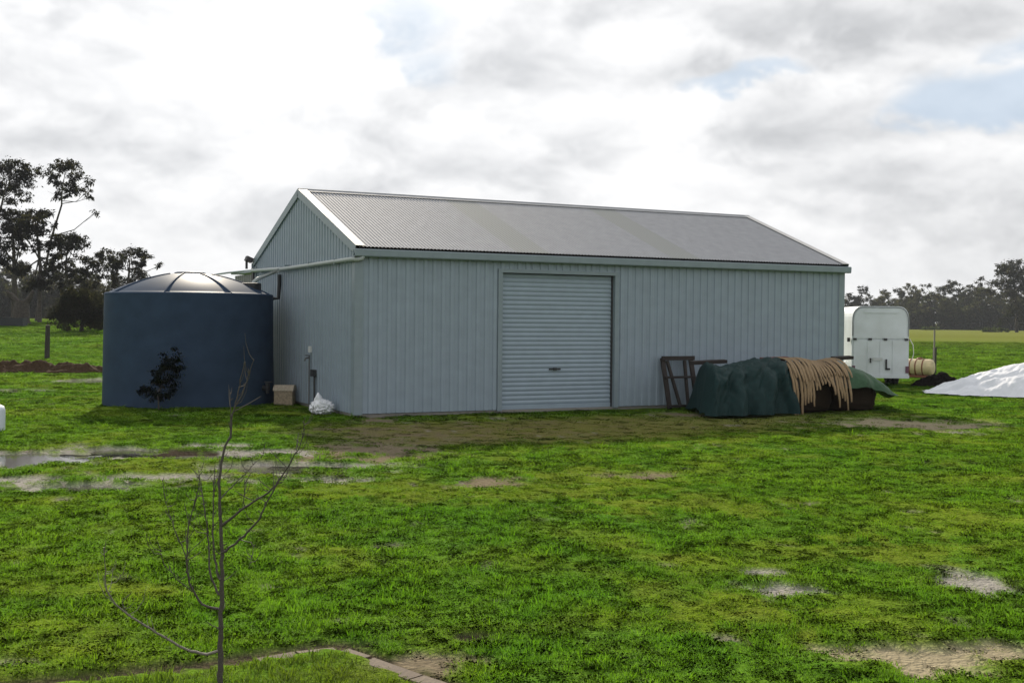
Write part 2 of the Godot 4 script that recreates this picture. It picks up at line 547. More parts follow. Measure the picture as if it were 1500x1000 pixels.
func make_grass() -> void:
	var kinds := [blade_clump(24, 0.052, 0.034, 0.0040, 0.95), blade_clump(28, 0.058, 0.026, 0.0040, 1.1), clover_clump(30, 0.062, 0.019, 0.0080), blade_clump(14, 0.045, 0.066, 0.005, 0.7)]
	var bufs := [PackedFloat32Array(), PackedFloat32Array(), PackedFloat32Array(), PackedFloat32Array()]
	# from, to, per square metre, width, height
	var bands := [[4.2, 9.0, 620.0, 1.0, 1.0], [9.0, 14.0, 400.0, 1.2, 1.0], [14.0, 22.0, 240.0, 1.6, 1.1], [22.0, 36.0, 85.0, 2.4, 1.25], [36.0, 62.0, 26.0, 3.8, 1.5], [62.0, 120.0, 6.5, 7.0, 2.2]]
	for b in bands:
		var half: float = 0.45 * b[1] + 2.5
		var count := int((b[1] - b[0]) * half * 2.0 * b[2])
		for k in count:
			var z: float = -rng.randf_range(b[0], b[1])
			var x := rng.randf_range(-half, half)
			if absf(x) > -0.45 * z + 2.5: continue
			var s := shed_local(Vector3(x, 0, z))
			if s.x > 0.0 and s.x < SHED_LONG and s.z < 0.0 and s.z > -SHED_DEEP: continue
			if Vector2(x + 7.12, z + 26.23).length() < 1.84: continue
			survey(x, z)
			if (bare > 0.25 + rng.randf() * 0.6 and rng.randf() > 0.05) or wet > 0.2: continue
			var bed := z > -7.2 and in_bed(x, z)
			if z > -7.2 and minf(seg_dist(Vector2(x, z), edge_left), seg_dist(Vector2(x, z), edge_right)) < 0.075: continue
			if moss > 0.45 and not bed and rng.randf() < moss * 0.55: continue
			var lush := clampf(0.85 + noise_mid.get_noise_2d(x * 1.2, z * 1.2) * 1.1, 0.4, 1.5) * (1.0 - 0.5 * moss) * (1.0 - 0.4 * bare)
			if s.z > 0.0 and s.z < 0.12: lush *= 1.3
			var kind := 0
			var pick := rng.randf()
			if bed: kind = 3 if pick < 0.3 else 1
			elif pick < 0.40: kind = 0
			elif pick < 0.66: kind = 1
			elif pick < 0.97: kind = 2
			else: kind = 3
			var c := ground_color(x, z)
			if bare > 0.2: c = c.lerp(Color(0.09, 0.13, 0.015), 0.6)
			c = c.lerp(Color(0.085, 0.20, 0.012), rng.randf() * 0.4)
			if bed: c = c.lerp(Color(0.085, 0.112, 0.025), 0.75)
			c *= rng.randf_range(1.4, 1.75)
			var w: float = b[3] * rng.randf_range(0.75, 1.25)
			var h: float = b[4] * lush * rng.randf_range(0.75, 1.2)
			var t := rng.randf() * TAU
			var cs := cos(t) * w
			var sn := sin(t) * w
			var buf: PackedFloat32Array = bufs[kind]
			buf.append_array(PackedFloat32Array([cs, 0.0, sn, x, 0.0, h, 0.0, ground_y(x, z), -sn, 0.0, cs, z, c.r, c.g, c.b, 1.0]))
			bufs[kind] = buf
	var gm := mat(Color(1, 1, 1), 0.75, {"vertex_color_use_as_albedo": true, "metallic_specular": 0.12, "backlight_enabled": true, "backlight": Color(0.95, 1.0, 0.6), "cull_mode": BaseMaterial3D.CULL_DISABLED})
	for k in 4:
		var mm := MultiMesh.new()
		mm.transform_format = MultiMesh.TRANSFORM_3D
		mm.use_colors = true
		mm.mesh = kinds[k]
		var buf: PackedFloat32Array = bufs[k]
		mm.instance_count = buf.size() / 16
		mm.buffer = buf
		var o := MultiMeshInstance3D.new()
		o.name = numbered(["grass", "short_grass", "clover", "tall_grass"][k])
		o.multimesh = mm
		o.material_override = gm
		o.set_meta("kind", "stuff")
		tag(o, ["green grass growing over the wet lawn", "short splayed grass over the wet lawn", "low clover leaves among the lawn grass", "taller grass tufts in the lawn and the brick edged bed"][k], ["grass", "grass", "clover", "grass"][k])
		add_child(o)

# ------------------------------------------------------------------ the shed
func rib_profile(w: float, pitch: float, deep: float) -> PackedVector2Array:
	var p := PackedVector2Array([Vector2(0, 0)])
	var x := pitch * 0.5
	while x < w - 0.02:
		for q in [[-0.052, 0.0], [-0.034, 1.0], [0.034, 1.0], [0.052, 0.0]]:
			if x + q[0] < w: p.append(Vector2(x + q[0], q[1] * deep))
		x += pitch
	if p[p.size() - 1].x < w: p.append(Vector2(w, 0))
	return p

func ribbed_sheet(w: float, y0: float, yl: float, yr: float, pitch: float) -> ArrayMesh:
	var mb := MB.new()
	var p := rib_profile(w, pitch, 0.022)
	for k in p.size() - 1:
		var a := p[k]
		var b := p[k + 1]
		mb.quad(Vector3(a.x, y0, a.y), Vector3(b.x, y0, b.y), Vector3(b.x, lerpf(yl, yr, b.x / w), b.y), Vector3(a.x, lerpf(yl, yr, a.x / w), a.y))
	return mb.done()

func corrugated(w: float, length: float, pitch: float, deep: float) -> ArrayMesh:
	var mb := MB.new()
	var cols := maxi(2, int(round(w / pitch * 8.0)))
	mb.sheet(1, cols, func(a, b): return Vector3(b * w, deep * 0.5 * sin(b * w / pitch * TAU), a * length))
	return mb.done()

func make_shed() -> void:
	var grime := noise_texture(0.012, Color(0.92, 0.92, 0.915), Color(1, 1, 1), 5, 3)
	var wall_m := grimy(mat(Color(0.272, 0.334, 0.398), 0.45, {"metallic_specular": 0.4}), grime, 2.6)
	var trim_m := grimy(mat(Color(0.225, 0.280, 0.318), 0.42, {"metallic_specular": 0.45}), grime, 1.7)
	var roof_m := grimy(mat(Color(0.315, 0.325, 0.35), 0.66, {"metallic_specular": 0.28}), noise_texture(0.02, Color(0.88, 0.88, 0.88), Color(1, 1, 1), 5, 8), 3.0)
	var cap_m := grimy(mat(Color(0.46, 0.46, 0.46), 0.42, {"metallic": 0.25}), grime, 1.7)
	var sky_m := mat(Color(0.250, 0.262, 0.260), 0.66, {"metallic_specular": 0.28})
	var door_m := grimy(mat(Color(0.285, 0.354, 0.425), 0.42, {"metallic_specular": 0.4}), grime, 2.0)
	var dark_m := mat(Color(0.03, 0.033, 0.036), 0.6)
	var pvc_m := mat(Color(0.33, 0.37, 0.365), 0.45)
	var slab_m := mat(Color(0.22, 0.21, 0.19), 0.9)
	var rust_m := mat(Color(0.05, 0.045, 0.05), 0.6)
	var shed := thing("metal_shed", "large grey-blue ribbed metal shed with a roller door and gable roof", "shed", SHED_AT, SHED_TURN)
	var L := SHED_LONG
	var W := SHED_DEEP
	var mb := MB.new()
	mb.box(Vector3(L * 0.5, -0.07, -W * 0.5), Vector3(L - 0.04, 0.22, W - 0.04))
	obj("floor_slab", mb.done(), slab_m, shed)
	# front cladding: sheets left and right of the door and short ones above it
	var top := 3.14
	var d0 := 3.138
	var d1 := 5.821
	var dh := 2.835
	var sheet := ribbed_sheet(0.762, 0.05, top, top, 0.1905)
	for k in 4: obj("wall_sheet", sheet, wall_m, shed, Vector3(0.02 + k * 0.762, 0, 0))
	for k in 8: obj("wall_sheet", sheet, wall_m, shed, Vector3(d1 + 0.09 + k * 0.762, 0, 0))
	obj("wall_sheet", ribbed_sheet(L - d1 - 0.09 - 8 * 0.762, 0.05, top, top, 0.1905), wall_m, shed, Vector3(d1 + 0.09 + 8 * 0.762, 0, 0))
	var head := ribbed_sheet((d1 - d0 + 0.18) / 4.0, dh + 0.05, top, top, 0.1905)
	for k in 4: obj("wall_sheet", head, wall_m, shed, Vector3(d0 - 0.09 + k * (d1 - d0 + 0.18) / 4.0, 0, 0.001))
	# gables, eight sheets each, and the back wall
	var gw := W / 8.0
	for k in 8:
		var a := k * gw
		var ya := EAVE + SLOPE * minf(a, W - a) - 0.03
		var yb := EAVE + SLOPE * minf(a + gw, W - a - gw) - 0.03
		var g := ribbed_sheet(gw, 0.05, ya, yb, gw / 5.0)
		obj("gable_sheet", g, wall_m, shed, Vector3(0, 0, -W + a), Vector3(0, -PI / 2, 0))
		obj("gable_sheet", g, wall_m, shed, Vector3(L, 0, -a), Vector3(0, PI / 2, 0))
	var back := ribbed_sheet(L / 16.0, 0.05, 3.2, 3.2, 0.1905)
	for k in 16: obj("wall_sheet", back, wall_m, shed, Vector3(L - k * L / 16.0, 0, -W), Vector3(0, PI, 0))
	# corner flashings
	for c in [[0.0, 0.0, 1, 1], [L, 0.0, -1, 1], [0.0, -W, 1, -1], [L, -W, -1, -1]]:
		mb = MB.new()
		mb.box(Vector3(c[0] + c[2] * 0.055, 1.58, c[1] + c[3] * 0.031), Vector3(0.17, 3.10, 0.004))
		mb.box(Vector3(c[0] - c[2] * 0.031, 1.58, c[1] - c[3] * 0.055), Vector3(0.004, 3.10, 0.17))
		obj("corner_flashing", mb.done(), trim_m, shed)
	# the door
	for s in [0, 1]:
		mb = MB.new()
		var x := d0 - 0.05 if s == 0 else d1 + 0.05
		mb.box(Vector3(x, dh * 0.5 + 0.03, 0.0), Vector3(0.10, dh, 0.062))
		mb.box(Vector3(x + (0.052 if s == 0 else -0.052), dh * 0.5 + 0.03, -0.06), Vector3(0.004, dh, 0.12))
		obj("door_jamb", mb.done(), trim_m, shed)
		mb = MB.new()
		mb.box(Vector3(d0 + 0.02 if s == 0 else d1 - 0.02, dh * 0.5 + 0.03, -0.075), Vector3(0.04, dh - 0.03, 0.05))
		obj("door_track", mb.done(), dark_m, shed)
	mb = MB.new()
	mb.box(Vector3((d0 + d1) * 0.5, dh + 0.045, 0.012), Vector3(d1 - d0 + 0.2, 0.075, 0.05))
	obj("door_head", mb.done(), trim_m, shed)
	mb = MB.new()
	mb.box(Vector3((d0 + d1) * 0.5, dh - 0.05, -0.16), Vector3(d1 - d0, 0.16, 0.05))
	obj("door_drum_cover", mb.done(), dark_m, shed)
	var door := Node3D.new()
	door.name = "roller_door"
	door.position = Vector3(d0 + 0.04, 0, -0.09)
	shed.add_child(door)
	mb = MB.new()
	var dw := d1 - d0 - 0.08
	mb.sheet(1, 29 * 10, func(a, b):
		var t: float = fposmod(b * 29.0, 1.0)
		var bulge: float = pow(sin(t * PI), 0.7) * 0.017
		return Vector3(a * dw, 0.13 + b * 2.70, bulge))
	obj("curtain", mb.done(), door_m, door)
	mb = MB.new()
	mb.box(Vector3(dw * 0.5, 0.09, 0.01), Vector3(dw, 0.09, 0.035))
	obj("bottom_rail", mb.done(), door_m, door)
	mb = MB.new()
	mb.box(Vector3(1.235, 0.865, 0.032), Vector3(0.27, 0.035, 0.02))
	mb.box(Vector3(1.235, 0.865, 0.040), Vector3(0.07, 0.06, 0.03))
	obj("door_lock", mb.done(), dark_m, door)
	# roof sheets: both slopes; two fibreglass skylight strips in the front slope
	var pitch := atan(SLOPE)
	var ridge_y := EAVE + SLOPE * W * 0.5
	var run := (W * 0.5 + 0.115) / cos(pitch)
	var rs := corrugated(0.762, run, 0.0762, 0.017)
	var start := -0.02
	obj("roof_sheet", corrugated(0.381, run, 0.0762, 0.017), roof_m, shed, Vector3(start, ridge_y + 0.015, -W * 0.5), Vector3(pitch, 0, 0))
	for k in 15:
		var is_sky := k == 4 or k == 9
		obj("skylight_sheet" if is_sky else "roof_sheet", rs, sky_m if is_sky else roof_m, shed, Vector3(start + 0.381 + k * 0.762, ridge_y + 0.015, -W * 0.5), Vector3(pitch, 0, 0))
	obj("roof_sheet", corrugated(L + 0.02 - start - 0.381 - 15 * 0.762, run, 0.0762, 0.017), roof_m, shed, Vector3(start + 0.381 + 15 * 0.762, ridge_y + 0.015, -W * 0.5), Vector3(pitch, 0, 0))
	for k in 16: obj("roof_sheet", rs, roof_m, shed, Vector3(L + 0.01 - k * 0.762, ridge_y + 0.015, -W * 0.5), Vector3(pitch, PI, 0))
	# ridge cap and barge caps
	mb = MB.new()
	for s in [1.0, -1.0]:
		var dn := Vector3(0, -sin(pitch), s * cos(pitch))
		var up := Vector3(0, cos(pitch), s * sin(pitch))
		mb.box(Vector3(L * 0.5, ridge_y + 0.03, -W * 0.5) + dn * 0.085 + up * 0.004, Vector3(L + 0.10, 0.006, 0.17), Basis(Vector3.RIGHT, up, Vector3.RIGHT.cross(up)))
	mb.tube([Vector3(-0.05, ridge_y + 0.035, -W * 0.5), Vector3(L + 0.05, ridge_y + 0.035, -W * 0.5)], [0.018, 0.018], 8)
	obj("ridge_cap", mb.done(), roof_m, shed)
	for e in [0, 1]:
		for s in [1.0, -1.0]:
			var dn := Vector3(0, -sin(pitch), s * cos(pitch))
			var up := Vector3(0, cos(pitch), s * sin(pitch))
			var x0 := -0.055 if e == 0 else L + 0.055
			var inw := 1.0 if e == 0 else -1.0
			var b := Basis(Vector3.RIGHT, up, Vector3.RIGHT.cross(up))
			var c := Vector3(x0, ridge_y + 0.015, -W * 0.5) + dn * (run * 0.5 + 0.005)
			mb = MB.new()
			mb.box(c + up * 0.024 + Vector3(inw * 0.095, 0, 0), Vector3(0.19, 0.006, run + 0.02), b)
			obj("barge_cap", mb.done(), cap_m, shed)
			mb = MB.new()
			mb.box(c - up * 0.060, Vector3(0.006, 0.165, run + 0.02), b)
			mb.box(c - up * 0.143 + Vector3(inw * 0.024, 0, 0), Vector3(0.05, 0.006, run + 0.02), b)
			obj("barge_board", mb.done(), trim_m, shed)
	# gutters and fascia
	var gp := PackedVector2Array([Vector2(0, 0), Vector2(0.10, 0), Vector2(0.118, 0.02), Vector2(0.122, 0.135), Vector2(0.112, 0.15), Vector2(0.104, 0.145), Vector2(0.108, 0.13), Vector2(0.104, 0.03), Vector2(0.092, 0.012), Vector2(0.012, 0.012), Vector2(0.012, 0.13), Vector2(0, 0.13)])
	mb = MB.new()
	mb.extrude(gp, Vector3(L + 0.12, 3.062, 0.034), Vector3(0, 0, 1), Vector3.UP, Vector3.LEFT, L + 0.19)
	obj("front_gutter", mb.done(), trim_m, shed)
	mb = MB.new()
	mb.extrude(gp, Vector3(-0.07, 3.062, -W - 0.034), Vector3(0, 0, -1), Vector3.UP, Vector3.RIGHT, L + 0.19)
	obj("back_gutter", mb.done(), trim_m, shed)
	# pipes along the gable to the tank
	var tank_in := shed_local(Vector3(-5.72, 2.66, -26.25))
	mb = MB.new()
	mb.tube([Vector3(0.10, 3.07, 0.10), Vector3(0.09, 3.03, 0.10), Vector3(0.02, 3.01, 0.08), Vector3(-0.09, 3.01, 0.02), Vector3(-0.10, 3.01, -0.1), Vector3(-0.10, 2.99, -2.5), Vector3(-0.12, 2.97, -4.7), tank_in + Vector3(0.12, 0.08, -0.1), tank_in, tank_in - Vector3(0.02, 0.14, 0)], [0.047, 0.047, 0.047, 0.047, 0.047, 0.047, 0.047, 0.045, 0.045, 0.045], 10)
	obj("front_downpipe", mb.done(), pvc_m, shed)
	mb = MB.new()
	mb.tube([Vector3(-0.05, 3.07, -W - 0.10), Vector3(-0.06, 3.03, -W - 0.06), Vector3(-0.11, 3.02, -W + 0.1), Vector3(-0.11, 2.985, -4.72)], [0.045, 0.045, 0.045, 0.045], 10)
	obj("back_downpipe", mb.done(), pvc_m, shed)
	for z in [-0.9, -2.6, -4.3, -6.3]:
		mb = MB.new()
		mb.box(Vector3(-0.075, 3.0, z), Vector3(0.13, 0.115, 0.03))
		obj("pipe_clip", mb.done(), trim_m, shed)
	# flood light at the back end of the eave
	mb = MB.new()
	mb.box(Vector3(-0.16, 3.30, -W - 0.06), Vector3(0.16, 0.12, 0.2), Basis(Vector3.FORWARD, 0.4))
	mb.box(Vector3(-0.20, 3.17, -W - 0.12), Vector3(0.05, 0.2, 0.05))
	obj("flood_light", mb.done(), rust_m, shed)
	mb = MB.new()
	mb.box(Vector3(-0.03, 2.85, -W - 0.05), Vector3(0.09, 0.34, 0.12))
	obj("gutter_bracket", mb.done(), rust_m, shed)
	# things on the gable wall
	mb = MB.new()
	mb.tube([Vector3(-0.06, 0.0, -2.72), Vector3(-0.06, 1.10, -2.72)], [0.014, 0.014], 8)
	mb.tube([Vector3(-0.06, 1.04, -2.72), Vector3(-0.14, 1.03, -2.72), Vector3(-0.16, 0.97, -2.72)], [0.018, 0.018, 0.018], 8)
	mb.box(Vector3(-0.11, 1.09, -2.72), Vector3(0.07, 0.02, 0.09))
	obj("garden_tap", mb.done(), mat(Color(0.10, 0.10, 0.10), 0.5), shed)
	mb = MB.new()
	mb.box(Vector3(-0.05, 1.22, -2.70), Vector3(0.05, 0.13, 0.10))
	obj("power_socket", mb.done(), mat(Color(0.62, 0.63, 0.62), 0.5), shed)
	mb = MB.new()
	mb.box(Vector3(-0.06, 0.73, -2.42), Vector3(0.08, 0.14, 0.20))
	mb.tube([Vector3(-0.06, 0.68, -2.36), Vector3(-0.06, 0.0, -2.34)], [0.022, 0.022], 8)
	obj("switch_box", mb.done(), dark_m, shed)
	# the lean-to behind
	mb = MB.new()
	mb.box(Vector3(2.5, 3.02, -W - 1.15), Vector3(5.1, 0.05, 2.3))
	mb.tube([Vector3(0.0, 3.05, -W - 0.2), Vector3(-0.1, 3.05, -W - 2.4), Vector3(-0.2, 3.02, -W - 4.6)], [0.025, 0.025, 0.025], 6)
	obj("lean_to_roof", mb.done(), trim_m, shed)
	for k in 2: obj("lean_to_sheet", ribbed_sheet(1.05, 0.05, 2.96, 2.96, 0.21), grimy(mat(Color(0.20, 0.205, 0.20), 0.5), grime, 2.0), shed, Vector3(0.05, 0, -W - 2.2 + k * 1.05), Vector3(0, -PI / 2, 0))
	for k in 3:
		mb = MB.new()
		mb.box(Vector3(0.1 + k * 2.4, 1.48, -W - 2.25), Vector3(0.09, 2.96, 0.09))
		obj("lean_to_post", mb.done(), trim_m, shed)

# ------------------------------------------------------------------ water tank
func make_tank() -> void:
	var body_m := grimy(mat(Color(0.040, 0.064, 0.108), 0.44, {"metallic_specular": 0.06}), noise_texture(0.01, Color(0.86, 0.86, 0.86), Color(1, 1, 1), 4, 6), 2.4)
	var dark_m := mat(Color(0.014, 0.016, 0.02), 0.5)
	var t := thing("water_tank", "round dark blue plastic rainwater tank with a domed lid beside the shed", "water tank", Vector3(-7.12, 0, -26.23), 0.25)
	var mb := MB.new()
	var p := PackedVector2Array()
	for k in 48:
		var y := -0.1 + 2.44 * k / 47.0
		p.append(Vector2(1.835 - 0.035 * k / 47.0 + 0.0006 * sin(y * 16.0), y))
	mb.lathe(p, 96)
	obj("tank_wall", mb.done(), body_m, t)
	var dome := func(r: float) -> float: return 2.35 + 0.50 * (1.0 - pow(r / 1.81, 1.9))
	mb = MB.new()
	p = PackedVector2Array([Vector2(1.798, 2.335), Vector2(1.806, 2.35), Vector2(1.80, 2.375), Vector2(1.77, 2.395)])
	for k in 22:
		var r := 1.73 * (1.0 - k / 21.0)
		p.append(Vector2(r, dome.call(r)))
	mb.lathe(p, 96)
	obj("tank_dome", mb.done(), body_m, t)
	for k in 8:
		mb = MB.new()
		var a := TAU * (k + 0.35) / 8.0
		var pts := []
		var radii := []
		for q in 14:
			var r := 1.78 - 1.3 * q / 13.0
			pts.append(Vector3(cos(a) * r, dome.call(r) + 0.002, sin(a) * r))
			radii.append(0.024)
		mb.tube(pts, radii, 8)
		obj("dome_rib", mb.done(), body_m, t)
	mb = MB.new()
	mb.lathe(PackedVector2Array([Vector2(0.34, 2.80), Vector2(0.335, 2.85), Vector2(0.28, 2.868), Vector2(0.0, 2.87)]), 32)
	obj("dome_boss", mb.done(), body_m, t)
	mb = MB.new()
	mb.lathe(PackedVector2Array([Vector2(0.22, 2.44), Vector2(0.22, 2.62), Vector2(0.20, 2.64), Vector2(0.0, 2.645)]), 24, t.basis.inverse() * Vector3(1.35, 0, 0.0))
	obj("inlet_strainer", mb.done(), dark_m, t)
	mb = MB.new()
	var q0: Vector3 = t.basis.inverse() * Vector3(1.58, 0, -0.75)
	mb.tube([q0 + Vector3(0, 2.2, 0), q0 + Vector3(0.1, 2.32, 0), q0 + Vector3(0.22, 2.32, 0), q0 + Vector3(0.24, 2.62, 0), q0 + Vector3(0.24, 2.86, 0)], [0.045, 0.045, 0.045, 0.045, 0.045], 8)
	obj("overflow_pipe", mb.done(), dark_m, t)
	mb = MB.new()
	var q1: Vector3 = t.basis.inverse() * Vector3(1.73, 0.36, 0.55)
	var out: Vector3 = t.basis.inverse() * Vector3(0.95, 0, 0.28)
	mb.tube([q1, q1 + out * 0.16], [0.06, 0.05], 10)
	mb.tube([q1 + out * 0.12 + Vector3(0, 0.1, 0), q1 + out * 0.12 + Vector3(0, -0.12, 0)], [0.05, 0.035], 10)
	mb.box(q1 + out * 0.14 + Vector3(0, 0.13, 0), Vector3(0.16, 0.025, 0.05))
	obj("outlet_valve", mb.done(), dark_m, t)

# ------------------------------------------------------------------ trees
func leafy(mb: MB, at: Vector3, rad: Vector3, leaves: int, size: float, drop: float) -> void:
	var tufts := maxi(6, int(leaves / 34.0))
	for t in tufts:
		var d := Vector3(rng.randfn(), rng.randfn() * 0.9 + 0.2, rng.randfn()).normalized() * pow(rng.randf(), 0.4)
		var c := at + d * rad
		var tr := (rad.x + rad.y) * 0.5 * rng.randf_range(0.2, 0.38)
		var shade := rng.randf_range(0.7, 1.25)
		var warm := rng.randf()
		for k in leaves / tufts:
			var p := c + Vector3(rng.randfn(), rng.randfn() * 0.7, rng.randfn()) * tr * 0.6
			var down := Vector3(rng.randfn() * 0.7, -drop + rng.randfn() * 0.5, rng.randfn() * 0.7).normalized()
			var side := down.cross(Vector3(rng.randfn(), rng.randfn(), rng.randfn())).normalized()
			var l := size * rng.randf_range(0.6, 1.25)
			mb.tint = Color(0.075, 0.094, 0.040).lerp(Color(0.110, 0.100, 0.048), warm) * leaf_gain * shade * rng.randf_range(0.8, 1.2)
			var nor := side.cross(down)
			var s := mb.vert(p, nor)
			mb.vert(p + down * l * 0.45 + side * l * 0.17, nor); mb.vert(p + down * l, nor); mb.vert(p + down * l * 0.45 - side * l * 0.17, nor)
			mb.i.append_array([s, s + 1, s + 2, s, s + 2, s + 3])

var leaf_gain := Color(1.15, 1.2, 1.1)
var leaf_m: StandardMaterial3D
var bark_m: StandardMaterial3D

func tree(called: String, label: String, category: String, at: Vector3, stem: Array, clumps: Array, thick: float, leaf: float, dense: float, group := "") -> Node3D:
	var t := thing(called, label, category, at, 0.0, group)
	var pts := [Vector3(0, -0.3, 0)]
	thick *= 0.62
	var radii := [thick * 1.25]
	var m := stem.size()
	for k in m:
		pts.append(Vector3(stem[k][0], stem[k][1], rng.randf_range(-0.3, 0.3)))
		radii.append(thick * lerpf(0.9, 0.22, float(k) / maxf(1.0, m - 1.0)))
	var wood := MB.new()
	wood.tube(pts, radii, 9)
	var crown := MB.new()
	for c in clumps:
		var rx: float = c[2]
		var ry: float = c[3]
		var centre := Vector3(c[0], c[1], rng.randf_range(-1.0, 1.0) * (1.2 + rx * 0.7))
		if c.size() > 4: centre.z = c[4]
		# a limb from the stem into the clump
		var best := 1
		for k in range(1, pts.size()):
			if pts[k].y < centre.y - 0.25 * absf(centre.x - pts[k].x): best = k
		var from: Vector3 = pts[best]
		if best + 1 < pts.size(): from = from.lerp(pts[best + 1], rng.randf() * 0.5)
		var mid := from.lerp(centre, 0.5) + Vector3(rng.randfn() * 0.15, -0.10 * from.distance_to(centre) + rng.randfn() * 0.1, rng.randfn() * 0.2)
		var r0: float = minf(float(radii[best]) * 0.6, thick * 0.5)
		wood.tube([from, mid, centre, centre + Vector3(0, ry * 0.5, 0)], [r0, r0 * 0.6, r0 * 0.3, r0 * 0.1], 6)
		for k in 4:
			var tip := centre + Vector3(rng.randfn() * rx * 0.6, rng.randf() * ry * 0.7, rng.randfn() * rx * 0.6)
			wood.tube([mid.lerp(centre, rng.randf()), centre.lerp(tip, 0.5) - Vector3(0, 0.1, 0), tip], [r0 * 0.3, r0 * 0.2, r0 * 0.08], 4, false)
		var leaves := int(22.0 * dense * rx * (rx + ry) * 0.5 / (leaf * leaf))
		leafy(crown, centre, Vector3(rx, ry, rx), leaves, leaf, 0.7)
	obj("trunk", wood.done(), bark_m, t)
	obj("crown", crown.done(), leaf_m, t)
	return t

func dup(o: Node3D, at: Vector3, turn: float, size: float, label := "") -> Node3D:
	var r: Node3D = o.duplicate()
	r.name = numbered(String(o.name).rstrip("0123456789").rstrip("_"))
	add_child(r)
	r.position = at
	r.rotation.y = turn
	r.scale = Vector3.ONE * size
	if label: r.set_meta("label", label)
	return r

